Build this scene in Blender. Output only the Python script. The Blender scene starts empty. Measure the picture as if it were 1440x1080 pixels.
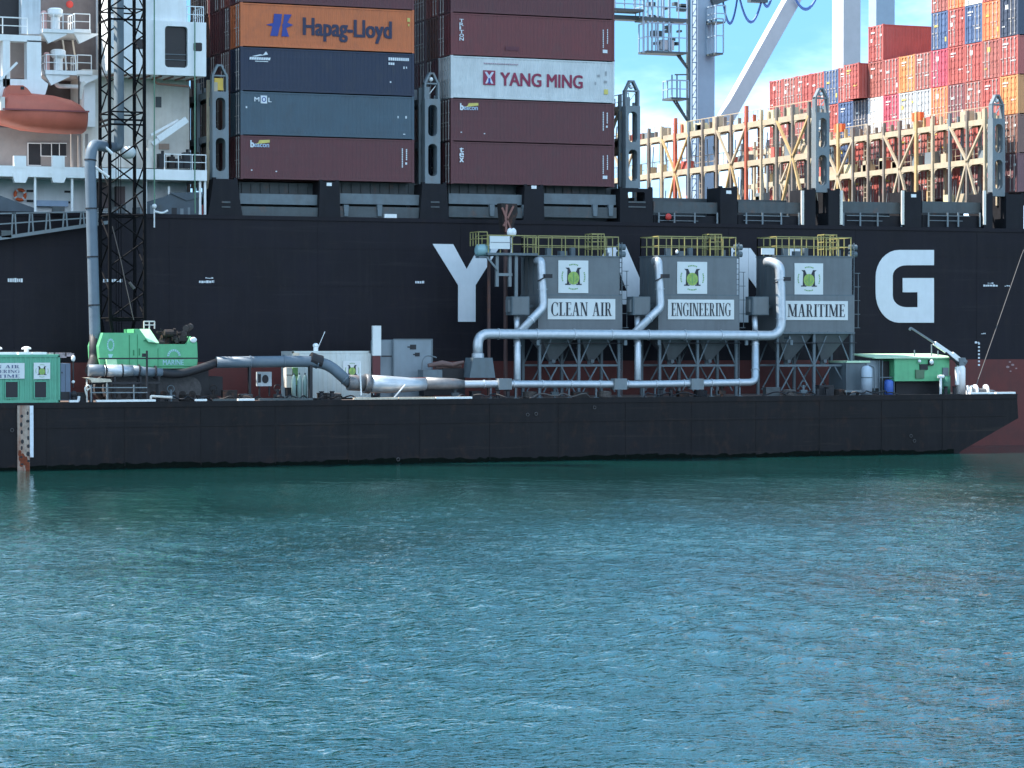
import bpy, math, random
import numpy as np
from mathutils import Vector

random.seed(11)
scene = bpy.context.scene
COL = scene.collection
R = math.radians

# ------------------------------------------------------------------ camera
FPX, YAW, HOR = 3844.0, R(22.0), 474.0
CAMH, DIST = 8.0, 188.0
CAM = Vector((-DIST*math.sin(YAW), -DIST*math.cos(YAW), CAMH))
PITCH = math.atan((540-HOR)/FPX)
cd = bpy.data.cameras.new('camera')
cd.sensor_width = 36; cd.lens = 36*FPX/1440
cd.clip_start = 1; cd.clip_end = 20000
cam = bpy.data.objects.new('camera', cd); COL.objects.link(cam)
cam.location = CAM; cam.rotation_euler = (math.pi/2-PITCH, 0, -YAW)
scene.camera = cam
scene.render.resolution_x, scene.render.resolution_y = 1024, 768

# ------------------------------------------------------------------ light
SUN_EL, SUN_AZ = R(54), R(28)      # azimuth measured from -X towards +Y
sdir = Vector((-math.cos(SUN_AZ)*math.cos(SUN_EL), math.sin(SUN_AZ)*math.cos(SUN_EL), math.sin(SUN_EL)))
sl = bpy.data.lights.new('sun', 'SUN'); sl.energy = 5.0; sl.angle = R(0.53); sl.color = (1.0, 0.95, 0.87)
so = bpy.data.objects.new('sun', sl); COL.objects.link(so)
so.rotation_euler = (-sdir).to_track_quat('-Z', 'Y').to_euler(); so.location = (-60, 40, 120)

w = bpy.data.worlds.new('World'); scene.world = w; w.use_nodes = True
nt = w.node_tree; nt.nodes.clear()
def N(t, **k):
    n = nt.nodes.new(t)
    for a, b in k.items(): setattr(n, a, b)
    return n
out = N('ShaderNodeOutputWorld'); bg = N('ShaderNodeBackground')
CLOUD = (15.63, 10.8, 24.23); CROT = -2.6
sky = N('ShaderNodeTexSky', sky_type='NISHITA'); sky.sun_disc = False
sky.sun_elevation = SUN_EL; sky.sun_rotation = math.atan2(sdir.x, sdir.y)
sky.altitude = 0; sky.air_density = 1.0; sky.dust_density = 0.1; sky.ozone_density = 2.5
# the clear sky, evened out by thin high haze, with broken cloud, the unseen part behind the camera placed to fill shade
haze = N('ShaderNodeMix', data_type='RGBA'); haze.inputs[0].default_value = 0.92; haze.inputs[7].default_value = (0.60, 1.72, 3.10, 1)
L = nt.links.new
L(sky.outputs[0], haze.inputs[6])
tc = N('ShaderNodeTexCoord')
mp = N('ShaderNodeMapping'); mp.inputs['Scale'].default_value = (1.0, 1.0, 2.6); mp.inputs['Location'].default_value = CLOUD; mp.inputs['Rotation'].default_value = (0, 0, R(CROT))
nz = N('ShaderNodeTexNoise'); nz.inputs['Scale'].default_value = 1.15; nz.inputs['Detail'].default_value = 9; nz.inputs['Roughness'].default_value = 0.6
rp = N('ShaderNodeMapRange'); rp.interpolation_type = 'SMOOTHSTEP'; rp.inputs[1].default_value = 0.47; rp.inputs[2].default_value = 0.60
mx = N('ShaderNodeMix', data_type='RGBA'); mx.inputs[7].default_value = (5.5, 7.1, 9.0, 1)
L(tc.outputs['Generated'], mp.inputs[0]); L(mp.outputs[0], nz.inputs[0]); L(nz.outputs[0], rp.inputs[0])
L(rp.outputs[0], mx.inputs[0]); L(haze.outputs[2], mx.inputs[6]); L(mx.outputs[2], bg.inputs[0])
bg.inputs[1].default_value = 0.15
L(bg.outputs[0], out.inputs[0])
vs = scene.view_settings
vs.view_transform = 'Standard'; vs.look = 'None'; vs.exposure = 1.47; vs.gamma = 1.0; vs.use_curve_mapping = False
scene.cycles.max_bounces = 6; scene.cycles.caustics_reflective = False; scene.cycles.caustics_refractive = False
scene.cycles.sample_clamp_indirect = 4.0

# ------------------------------------------------------------------ photo pixel -> place on a plane y = Y
fw = Vector((math.sin(YAW)*math.cos(PITCH), math.cos(YAW)*math.cos(PITCH), -math.sin(PITCH)))
rt = Vector((math.cos(YAW), -math.sin(YAW), 0)); upv = rt.cross(fw)
def PX(px, py, Y):
    d = fw + rt*((px-720)/FPX) + upv*((540-py)/FPX)
    t = (Y-CAM.y)/d.y
    p = CAM + d*t
    return p.x, p.z
def xw(px, Y, py=474): return PX(px, py, Y)[0]
def zw(py, px, Y): return PX(px, py, Y)[1]
def V(px, py, Y):
    x, z = PX(px, py, Y); return (x, Y, z)

# ------------------------------------------------------------------ materials
MATS = {}
def M(name, col, rough=0.55, metal=0.0, var=0.12, scale=1.2, streak=0.0, streakcol=(0.05, 0.04, 0.035), rust=0.0, rustcol=(0.20, 0.07, 0.03), bump=0.0, bscale=20, spec=0.4, scuff=None):
    if name in MATS: return MATS[name]
    m = bpy.data.materials.new(name); m.use_nodes = True
    t = m.node_tree; b = t.nodes['Principled BSDF']
    b.inputs['Roughness'].default_value = rough; b.inputs['Metallic'].default_value = metal
    b.inputs['Specular IOR Level'].default_value = spec
    def n(k): return t.nodes.new(k)
    g = n('ShaderNodeNewGeometry')
    a = n('ShaderNodeTexNoise'); a.inputs['Scale'].default_value = scale; a.inputs['Detail'].default_value = 6; a.inputs['Roughness'].default_value = 0.65
    t.links.new(g.outputs['Position'], a.inputs['Vector'])
    mr = n('ShaderNodeMapRange'); mr.inputs[1].default_value = 0.3; mr.inputs[2].default_value = 0.7
    mr.inputs[3].default_value = 1-var; mr.inputs[4].default_value = 1+var
    t.links.new(a.outputs[0], mr.inputs[0])
    mu = n('ShaderNodeMix'); mu.data_type = 'RGBA'; mu.blend_type = 'MULTIPLY'; mu.inputs[0].default_value = 1
    mu.inputs[6].default_value = (*col, 1); t.links.new(mr.outputs[0], mu.inputs[7])
    cur = mu.outputs[2]
    def layer(cur, amount, colr, sc, lo, hi):
        mpn = n('ShaderNodeMapping'); mpn.inputs['Scale'].default_value = sc
        t.links.new(g.outputs['Position'], mpn.inputs[0])
        q = n('ShaderNodeTexNoise'); q.inputs['Scale'].default_value = 1; q.inputs['Detail'].default_value = 7; q.inputs['Roughness'].default_value = 0.7
        t.links.new(mpn.outputs[0], q.inputs['Vector'])
        r = n('ShaderNodeMapRange'); r.inputs[1].default_value = lo; r.inputs[2].default_value = hi; r.inputs[4].default_value = amount
        t.links.new(q.outputs[0], r.inputs[0])
        x = n('ShaderNodeMix'); x.data_type = 'RGBA'; x.inputs[7].default_value = (*colr, 1)
        t.links.new(r.outputs[0], x.inputs[0]); t.links.new(cur, x.inputs[6])
        return x.outputs[2]
    if streak: cur = layer(cur, streak, streakcol, (2.2, 2.2, 0.16), 0.48, 0.75)
    if rust: cur = layer(cur, rust, rustcol, (1.3, 1.3, 0.9), 0.55, 0.68)
    if scuff: cur = layer(cur, scuff[0], scuff[1], (0.10, 0.10, 2.2), 0.56, 0.72); cur = layer(cur, scuff[0]*.8, scuff[1], (0.9, 0.9, 0.05), 0.6, 0.74)
    t.links.new(cur, b.inputs['Base Color'])
    rr = n('ShaderNodeMapRange'); rr.inputs[3].default_value = max(0.03, rough-0.12); rr.inputs[4].default_value = min(1, rough+0.12)
    t.links.new(a.outputs[0], rr.inputs[0]); t.links.new(rr.outputs[0], b.inputs['Roughness'])
    if bump:
        q = n('ShaderNodeTexNoise'); q.inputs['Scale'].default_value = bscale; q.inputs['Detail'].default_value = 4
        t.links.new(g.outputs['Position'], q.inputs['Vector'])
        bp = n('ShaderNodeBump'); bp.inputs['Strength'].default_value = bump; bp.inputs['Distance'].default_value = 0.02
        t.links.new(q.outputs[0], bp.inputs['Height']); t.links.new(bp.outputs[0], b.inputs['Normal'])
    MATS[name] = m
    return m

WHITE = M('white_paint', (0.72, 0.72, 0.71), 0.45, var=0.06, streak=0.25, streakcol=(0.42, 0.36, 0.28))
CREAM = M('cream_paint', (0.62, 0.58, 0.52), 0.5, var=0.1, streak=0.35, streakcol=(0.40, 0.30, 0.2))
LETTERW = M('hull_letter_white', (0.60, 0.62, 0.64), 0.5, var=0.05, streak=0.2, streakcol=(0.4, 0.42, 0.45))
HULLB = M('hull_black', (0.0078, 0.0068, 0.0105), 0.55, var=0.35, scale=0.25, streak=0.6, streakcol=(0.015, 0.013, 0.015), rust=0.3, rustcol=(0.020, 0.013, 0.012), bump=0.35, bscale=0.45, spec=0.16, scuff=(0.55, (0.024, 0.021, 0.023)))
BOOT = M('boot_red', (0.092, 0.016, 0.013), 0.6, var=0.25, scale=0.5, streak=0.4, streakcol=(0.04, 0.012, 0.012))
PEDB = M('pedestal_black', (0.010, 0.010, 0.013), 0.7, spec=0.2, var=0.3, streak=0.3, streakcol=(0.025, 0.022, 0.022))
DECKG = M('coaming_grey', (0.06, 0.07, 0.074), 0.6, var=0.2, streak=0.5, streakcol=(0.03, 0.03, 0.03), rust=0.3)
LEDGEG = M('ledge_grey', (0.115, 0.14, 0.155), 0.6, var=0.2, streak=0.4, streakcol=(0.10, 0.09, 0.08))
BRG = M('bridge_grey', (0.15, 0.175, 0.19), 0.55, var=0.12, streak=0.4, streakcol=(0.14, 0.11, 0.08), rust=0.15)
BRL = M('bridge_light', (0.40, 0.33, 0.235), 0.55, var=0.15, streak=0.4, streakcol=(0.40, 0.25, 0.12), rust=0.25)
BRY = M('brace_yellow', (0.44, 0.30, 0.14), 0.55, var=0.15, rust=0.2)
BRR = M('post_rust_red', (0.38, 0.09, 0.05), 0.6, var=0.2, rust=0.3)
BARGEB = M('barge_black', (0.0080, 0.0072, 0.0085), 0.6, var=0.4, scale=0.5, streak=0.7, streakcol=(0.016, 0.013, 0.013), rust=0.6, rustcol=(0.026, 0.014, 0.011), bump=0.6, bscale=0.9, spec=0.16, scuff=(0.7, (0.030, 0.022, 0.019)))
DECKB = M('barge_deck', (0.10, 0.07, 0.06), 0.8, var=0.3, rust=0.4)
RUST = M('rust_plate', (0.34, 0.26, 0.21), 0.85, var=0.35, scale=3, streak=0.8, streakcol=(0.20, 0.055, 0.02), rust=0.9, rustcol=(0.16, 0.035, 0.012), bump=0.6, bscale=14)
POSTB = M('post_brown', (0.17, 0.145, 0.125), 0.6, var=0.25, streak=0.5, streakcol=(0.12, 0.06, 0.03), rust=0.3)
TGREY = M('tower_grey', (0.125, 0.137, 0.145), 0.55, var=0.12, scale=0.8, streak=0.45, streakcol=(0.075, 0.078, 0.08), bump=0.15, bscale=3)
TGREY2 = M('tower_frame_grey', (0.095, 0.12, 0.135), 0.55, var=0.12, streak=0.3)
GALV = M('galvanised', (0.40, 0.43, 0.46), 0.36, metal=0.5, var=0.12, scale=2.5, streak=0.25, streakcol=(0.35, 0.34, 0.33), bump=0.08, bscale=6)
PIPEG = M('pipe_grey', (0.105, 0.135, 0.165), 0.5, metal=0.0, var=0.12, streak=0.2, streakcol=(0.2, 0.2, 0.2))
DARK = M('dark_steel', (0.010, 0.010, 0.013), 0.6, var=0.3)
DKBROWN = M('dark_machinery', (0.018, 0.014, 0.013), 0.8, var=0.6, scale=4, rust=0.5)
YEL = M('rail_yellow', (0.27, 0.235, 0.085), 0.5, var=0.15, rust=0.1)
GREEN = M('crane_green', (0.105, 0.37, 0.18), 0.45, var=0.12, streak=0.35, streakcol=(0.045, 0.17, 0.085))
GREEN2 = M('house_green', (0.10, 0.32, 0.21), 0.5, var=0.1, streak=0.3, streakcol=(0.045, 0.18, 0.12))
SIGNW = M('sign_white', (0.60, 0.61, 0.60), 0.5, var=0.04)
SIGNK = M('sign_ink', (0.02, 0.022, 0.03), 0.6, var=0.1)
SIGNG = M('sign_green', (0.27, 0.38, 0.09), 0.6, var=0.25, scale=6)
SIGNGD = M('sign_green_dark', (0.16, 0.30, 0.10), 0.6, var=0.2)
GLASSD = M('window_glass', (0.016, 0.016, 0.018), 0.25, var=0.2, spec=0.2)
TIMBER = M('timber', (0.55, 0.46, 0.36), 0.8, var=0.25, scale=5)
LBOAT = M('lifeboat_orange', (0.43, 0.105, 0.065), 0.5, var=0.1, streak=0.3, streakcol=(0.30, 0.07, 0.05))
REDP = M('red_paint', (0.5, 0.04, 0.03), 0.5)
BLUEP = M('blue_plastic', (0.04, 0.10, 0.35), 0.4)
STSBL = M('quay_crane_blue', (0.26, 0.33, 0.40), 0.5, var=0.06, streak=0.2, streakcol=(0.3, 0.34, 0.38))
STSW = M('quay_crane_grey', (0.42, 0.42, 0.43), 0.5, var=0.06, streak=0.2, streakcol=(0.4, 0.4, 0.4))
STSD = M('quay_crane_dark', (0.06, 0.075, 0.08), 0.6, var=0.25)
CONC = M('concrete', (0.32, 0.31, 0.29), 0.85, var=0.15)
ROPE = M('rope', (0.085, 0.075, 0.07), 0.9)
CABLE = M('cable_blue', (0.10, 0.18, 0.42), 0.6)
ORNG = M('orange_cap', (0.75, 0.12, 0.03), 0.5)
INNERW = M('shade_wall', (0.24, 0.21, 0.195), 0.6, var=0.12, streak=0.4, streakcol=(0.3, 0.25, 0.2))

# ------------------------------------------------------------------ mesh builder
ROOT = {}
def tag(o, label=None, cat=None, group=None, kind=None):
    if label: o['label'] = label
    if cat: o['category'] = cat
    if group: o['group'] = group
    if kind: o['kind'] = kind
    return o
def thing(name, label, cat, loc=(0, 0, 0), group=None):
    o = bpy.data.objects.new(name, None); COL.objects.link(o); o.location = loc; o.empty_display_size = 0.3
    ROOT[o.name] = Vector(loc)
    return tag(o, label, cat, group)

STUFF = {'joint_band', 'flange_ring', 'emblem_motto', 'marking', 'lifebuoy_band', 'roof_clutter', 'winch_machinery', 'cable_reel_gear', 'lacing', 'plate_seam', 'step_hole', 'tug_mark', 'draught_mark', 'walkway_rail'}
JOINED = {'lashing_rods', 'hull_letter', 'tug_mark', 'draught_mark', 'plate_seam', 'lettering', 'marking', 'logo', 'emblem_letter', 'emblem_motto', 'emblem_leaf', 'emblem', 'step_hole', 'panel_seam',
          'flange_ring', 'joint_band', 'band', 'winch_machinery', 'roof_clutter', 'cable_reel_gear', 'door_marking', 'flange', 'lacing', 'crane_house', 'coil', 'walkway_rail', 'canopy', 'boat_hull',
          'lashing_bridge', 'end_frame', 'accommodation_block', 'lifebuoy_band', 'balcony', 'cabinet_seam', 'vent_grille', 'davit_frame', 'post', 'hatch_pedestal', 'barge_hull', 'rubbing_strake'}
class MB:
    def __init__(s): s.v = []; s.f = []; s.g = []
    def add(s, vs, fs):
        k = len(s.v); s.g.append((k, len(s.f))); s.v += [tuple(p) for p in vs]; s.f += [tuple(i+k for i in f) for f in fs]; return s
    def box(s, x0, x1, y0, y1, z0, z1):
        x0, x1 = min(x0, x1), max(x0, x1); y0, y1 = min(y0, y1), max(y0, y1); z0, z1 = min(z0, z1), max(z0, z1)
        return s.add([(x0,y0,z0),(x1,y0,z0),(x1,y1,z0),(x0,y1,z0),(x0,y0,z1),(x1,y0,z1),(x1,y1,z1),(x0,y1,z1)],
                     [(0,3,2,1),(4,5,6,7),(0,1,5,4),(1,2,6,5),(2,3,7,6),(3,0,4,7)])
    def pbox(s, a, b, c, d, Y, depth):      # photo rectangle a,b - c,d on plane Y, reaching back by depth
        m = (a+c)/2
        return s.box(xw(a, Y, b), xw(c, Y, b), Y, Y+depth, zw(d, m, Y), zw(b, m, Y))
    def beam(s, p, q, a, b=None):
        p, q = Vector(p), Vector(q); b = b or a; d = (q-p)
        if d.length < 1e-6: return s
        d.normalize(); u = d.cross(Vector((0, 1, 0)))
        if u.length < 1e-3: u = d.cross(Vector((1, 0, 0)))
        u.normalize(); v = d.cross(u); u *= a/2; v *= b/2
        vs = [p-u-v, p+u-v, p+u+v, p-u+v, q-u-v, q+u-v, q+u+v, q-u+v]
        return s.add(vs, [(0,1,2,3),(7,6,5,4),(0,4,5,1),(1,5,6,2),(2,6,7,3),(3,7,4,0)])
    def tube(s, path, r, n=12, cap=True):
        P = [Vector(p) for p in path]; m = len(P)
        rs = r if isinstance(r, (list, tuple)) else [r]*m
        rings = []; pu = None
        for i in range(m):
            d = (P[min(i+1, m-1)]-P[max(i-1, 0)]).normalized()
            if pu is None:
                u = d.cross(Vector((0, 1, 0)))
                if u.length < 0.1: u = d.cross(Vector((1, 0, 0)))
            else: u = pu - d*pu.dot(d)
            u.normalize(); pu = u; v = d.cross(u)
            rings.append([P[i]+(u*math.cos(2*math.pi*k/n)+v*math.sin(2*math.pi*k/n))*rs[i] for k in range(n)])
        vs = [p for rg in rings for p in rg]; fs = []
        for i in range(m-1):
            for k in range(n): fs.append((i*n+k, i*n+(k+1)%n, (i+1)*n+(k+1)%n, (i+1)*n+k))
        if cap: fs.append(tuple(range(n-1, -1, -1))); fs.append(tuple((m-1)*n+k for k in range(n)))
        return s.add(vs, fs)
    def poly(s, pts, y0, y1):                # polygon in x,z extruded from y0 (front) to y1
        n = len(pts)
        a = sum(pts[i][0]*pts[(i+1)%n][1]-pts[(i+1)%n][0]*pts[i][1] for i in range(n))
        if a < 0: pts = pts[::-1]
        vs = [(x, y0, z) for x, z in pts]+[(x, y1, z) for x, z in pts]
        fs = [tuple(range(n)), tuple(range(2*n-1, n-1, -1))]+[(i, n+i, n+(i+1)%n, (i+1)%n) for i in range(n)]
        return s.add(vs, fs)
    def polyx(s, pts, x0, x1):               # polygon in y,z extruded along x
        n = len(pts)
        vs = [(x0, y, z) for y, z in pts]+[(x1, y, z) for y, z in pts]
        fs = [tuple(range(n-1, -1, -1)), tuple(range(n, 2*n))]+[(i, (i+1)%n, n+(i+1)%n, n+i) for i in range(n)]
        return s.add(vs, fs)
    def plate(s, x0, x1, z0, z1, y0, y1, hx, hz0, hz1, r=0.3, n=5):   # plate with one rounded opening
        cx = (x0+x1)/2; hx0, hx1 = cx-hx, cx+hx; r = min(r, hx*0.98, (hz1-hz0)*0.49)
        inner = []; outer = []
        for (ccx, ccz, a0, ox, oz) in ((hx1-r, hz0+r, -90, x1, z0), (hx1-r, hz1-r, 0, x1, z1), (hx0+r, hz1-r, 90, x0, z1), (hx0+r, hz0+r, 180, x0, z0)):
            for k in range(n):
                a = R(a0+90*k/(n-1)); px_, pz_ = ccx+r*math.cos(a), ccz+r*math.sin(a)
                inner.append((px_, pz_))
                t = k/(n-1)
                sx, sz = ox, oz
                if a0 in (-90, 90):
                    outer.append((px_+(ox-px_)*min(1, t*2), oz) if t <= .5 else (ox, oz+(pz_-oz)*(t-.5)*2))
                else:
                    outer.append((ox, pz_+(oz-pz_)*min(1, t*2)) if t <= .5 else (ox+(px_-ox)*(t-.5)*2, oz))
        m = len(inner)
        vs = [(x, y0, z) for x, z in inner]+[(x, y0, z) for x, z in outer]+[(x, y1, z) for x, z in inner]+[(x, y1, z) for x, z in outer]
        fs = []
        for i in range(m):
            j = (i+1) % m
            fs += [(i, m+i, m+j, j), (2*m+i, 2*m+j, 3*m+j, 3*m+i), (i, j, 2*m+j, 2*m+i), (m+i, 3*m+i, 3*m+j, m+j)]
        return s.add(vs, fs)
    def ball(s, c, rx, ry=None, rz=None, nu=12, nv=8):
        ry = ry or rx; rz = rz or rx; vs = []; fs = []
        for j in range(nv+1):
            t = math.pi*j/nv
            for i in range(nu):
                p = 2*math.pi*i/nu
                vs.append((c[0]+rx*math.sin(t)*math.cos(p), c[1]+ry*math.sin(t)*math.sin(p), c[2]+rz*math.cos(t)))
        for j in range(nv):
            for i in range(nu): fs.append((j*nu+i, (j+1)*nu+i, (j+1)*nu+(i+1)%nu, j*nu+(i+1)%nu))
        return s.add(vs, fs)
    def clusters(s, gap=0.06):               # pieces that do not touch become meshes of their own
        g = s.g+[(len(s.v), len(s.f))]; n = len(s.g); bb = []
        for i in range(n):
            P = s.v[g[i][0]:g[i+1][0]]
            bb.append(([min(p[k] for p in P)-gap for k in range(3)], [max(p[k] for p in P)+gap for k in range(3)]))
        par = list(range(n))
        def find(a):
            while par[a] != a: a = par[a]
            return a
        for i in range(n):
            for j in range(i):
                if all(bb[i][0][k] <= bb[j][1][k] and bb[j][0][k] <= bb[i][1][k] for k in range(3)): par[find(i)] = find(j)
        out = {}
        for i in range(n):
            m = out.setdefault(find(i), MB()); m.add(s.v[g[i][0]:g[i+1][0]], [tuple(q-g[i][0] for q in f) for f in s.f[g[i][1]:g[i+1][1]]])
        return list(out.values())
    def mesh(s, name, mat, off=(0, 0, 0)):
        me = bpy.data.meshes.new(name)
        o = off
        me.from_pydata([(a-o[0], b-o[1], c-o[2]) for a, b, c in s.v], [], s.f)
        me.materials.append(mat); me.update()
        return me
    def build(s, name, mat, parent=None, smooth=False, local=False):
        off = (0, 0, 0)
        if name not in JOINED and 1 < len(s.g) <= 60:
            cl = s.clusters()
            if len(cl) > 1:
                obs = []
                for c in cl: obs.append(c.build(name, mat, parent, smooth, local) if len(c.g) == 1 or True else None)
                return obs[0]
        if parent is not None and not local: off = ROOT[parent.name]
        me = s.mesh(name, mat, off)
        if smooth:
            me.polygons.foreach_set('use_smooth', [len(p.vertices) <= 4 for p in me.polygons])
        ob = bpy.data.objects.new(name, me); COL.objects.link(ob)
        if name in STUFF: ob['kind'] = 'stuff'
        if parent is not None: ob.parent = parent; ROOT[ob.name] = Vector(off)
        else: ROOT[ob.name] = Vector((0, 0, 0))
        return ob

def bend(pts, r, n=6):      # round the corners of a path
    P = [Vector(p) for p in pts]; o = [P[0]]
    for i in range(1, len(P)-1):
        a = (P[i-1]-P[i]); b = (P[i+1]-P[i]); rr = min(r, a.length*.49, b.length*.49)
        a.normalize(); b.normalize(); s0 = P[i]+a*rr; s1 = P[i]+b*rr
        for k in range(n+1):
            t = k/n; o.append(s0*(1-t)**2+P[i]*2*t*(1-t)+s1*t*t)
    o.append(P[-1]); return o

_txt = {}
def text_mb(txt, x0, x1, z0, z1, y, bold=0.0):
    if txt not in _txt:
        cu = bpy.data.curves.new('t', 'FONT'); cu.body = txt; cu.resolution_u = 3
        ob = bpy.data.objects.new('t', cu); COL.objects.link(ob)
        bpy.context.view_layer.update()
        me = bpy.data.meshes.new_from_object(ob.evaluated_get(bpy.context.evaluated_depsgraph_get()))
        _txt[txt] = ([tuple(v.co) for v in me.vertices], [tuple(p.vertices) for p in me.polygons])
        bpy.data.objects.remove(ob); bpy.data.curves.remove(cu); bpy.data.meshes.remove(me)
    vs, fs = _txt[txt]
    xs = [v[0] for v in vs]; zs = [v[1] for v in vs]
    ax, bx, az, bz = min(xs), max(xs), min(zs), max(zs)
    m = MB(); k = bold*(z1-z0)*1.6           # heavier strokes: the same outline laid several times, slightly shifted
    for i, (dx, dz) in enumerate(((0, 0),) if not bold else ((-k, -k*.5), (k, -k*.5), (-k, k*.5), (k, k*.5), (0, 0))):
        m.add([(x0+(a-ax)/(bx-ax)*(x1-x0)+dx, y-i*.0015, z0+(b-az)/(bz-az)*(z1-z0)+dz) for a, b, c in vs], fs)
    return m

BOOMK = M('boom_black', (0.004, 0.004, 0.005), 0.8, var=0.2, spec=0.1)
# condensed roman lettering, drawn stroke by stroke on a 0..1 high body
def serif_glyph(ch):
    T, t, s, e = 0.155, 0.05, 0.04, 0.07
    q = []; q_ = q.append
    def stem(x, wd): q_([(x, 0), (x+wd, 0), (x+wd, 1), (x, 1)])
    def ser(x, wd, top): z = 1-s if top else 0; q_([(x-e, z), (x+wd+e, z), (x+wd+e, z+s), (x-e, z+s)])
    def quad(a, b, wd): q_([(a[0], a[1]), (a[0]+wd, a[1]), (b[0]+wd, b[1]), (b[0], b[1])])
    def arc(cx, cz, rx, rz, a0, a1, thick, thin, n=12):
        for k in range(n):
            u0, u1 = R(a0+(a1-a0)*k/n), R(a0+(a1-a0)*(k+1)/n)
            def io(u):
                wd = thin+(thick-thin)*abs(math.cos(u))
                return (cx+rx*math.cos(u), cz+rz*math.sin(u)), (cx+(rx-wd)*math.cos(u), cz+(rz-thin-0.01)*math.sin(u))
            A, B = io(u0), io(u1); q_([A[0], B[0], B[1], A[1]])
    if ch == 'I': stem(e, T); ser(e, T, 0); ser(e, T, 1); return q, T+2*e
    if ch == 'L':
        stem(e, T); ser(e, T, 1); q_([(0, 0), (0.48, 0), (0.48, s), (0, s)]); q_([(0.43, s), (0.48, s), (0.5, 0.24), (0.47, 0.24)]); return q, 0.5
    if ch == 'E':
        stem(e, T); q_([(0, 0), (0.5, 0), (0.5, s), (0, s)]); q_([(0, 1-s), (0.48, 1-s), (0.48, 1), (0, 1)]); q_([(e, .5), (0.4, .5), (0.4, .5+s), (e, .5+s)])
        q_([(0.45, s), (0.5, s), (0.52, .22), (0.49, .22)]); q_([(0.44, 1-s), (0.48, 1-s), (0.48, .8), (0.455, .8)]); q_([(0.37, .4), (0.4, .4), (0.4, .62), (0.37, .62)]); return q, 0.52
    if ch == 'A':
        quad((0.06, 0), (0.27, 1), t); quad((0.43, 0), (0.25, 1), T); q_([(0.14, .33), (0.46, .33), (0.46, .33+s), (0.14, .33+s)]); ser(0.06, t, 0); ser(0.43, T, 0); return q, 0.65
    if ch == 'N':
        stem(0.07, t); stem(0.52, t); quad((0.45, 0), (0.06, 1), T*.95); ser(0.07, t, 0); ser(0.03, t, 1); ser(0.52, t, 1); return q, 0.64
    if ch == 'M':
        stem(0.07, t); stem(0.62, T); quad((0.36, 0.05), (0.07, 1), T); quad((0.38, 0.05), (0.66, 1), t); ser(0.07, t, 0); ser(0.62, T, 0); ser(0.06, .1, 1); ser(0.64, T*.8, 1); return q, 0.85
    if ch == 'R':
        stem(e, T); ser(e, T, 0); ser(e, T, 1); q_([(e, 1-s), (.34, 1-s), (.34, 1), (e, 1)]); q_([(e, .48), (.34, .48), (.34, .52), (e, .52)])
        arc(.33, .74, .17, .26, -90, 90, .13, .04); quad((.44, 0), (.26, .5), T*.85); q_([(.42, 0), (.64, 0), (.64, s), (.42, s)]); return q, 0.64
    if ch in 'CG':
        arc(.34, .5, .34, .52, 42, 318, .15, .035, 18); q_([(.55, .68), (.58, .68), (.59, 1), (.56, 1)])
        if ch == 'C': q_([(.55, .02), (.58, .02), (.585, .28), (.56, .22)]); return q, 0.62
        q_([(.46, .02), (.6, .06), (.6, .42), (.46, .42)]); q_([(.4, .42), (.66, .42), (.66, .46), (.4, .46)]); return q, 0.66
    if ch == 'T':
        stem(.21, T); ser(.21, T, 0); q_([(0, 1-s), (.57, 1-s), (.57, 1), (0, 1)]); q_([(0, .78), (.03, .78), (.05, 1), (0, 1)]); q_([(.54, .78), (.57, .78), (.57, 1), (.52, 1)]); return q, 0.57
    return q, 0.3
def serif_mb(txt, x0, x1, z0, z1, y, depth=0.02):
    adv = 0; pol = []
    for ch in txt:
        q, wd = serif_glyph(ch)
        pol += [[(adv+a, b) for a, b in p] for p in q]; adv += wd+0.06
    adv -= 0.06; m = MB()
    for i, p in enumerate(pol):
        yy = y-(i % 5)*0.0012
        m.poly([(x0+a/adv*(x1-x0), z0+b*(z1-z0)) for a, b in p], yy-depth, yy)
    return m

def rail(mb, pts, h, sp=1.4, r=0.03, mids=(0.5,)):      # handrail with posts along a polyline
    for i in range(len(pts)-1):
        a, b = Vector(pts[i]), Vector(pts[i+1]); n = max(1, round((b-a).length/sp))
        up = Vector((0, 0, h))
        mb.beam(a+up, b+up, r*2)
        for m in mids: mb.beam(a+up*m, b+up*m, r*1.5)
        for k in range(n+1):
            if k == 0 and i > 0: continue
            p = a.lerp(b, k/n); mb.beam(p, p+up*0.995, r*1.7)
    return mb

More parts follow.
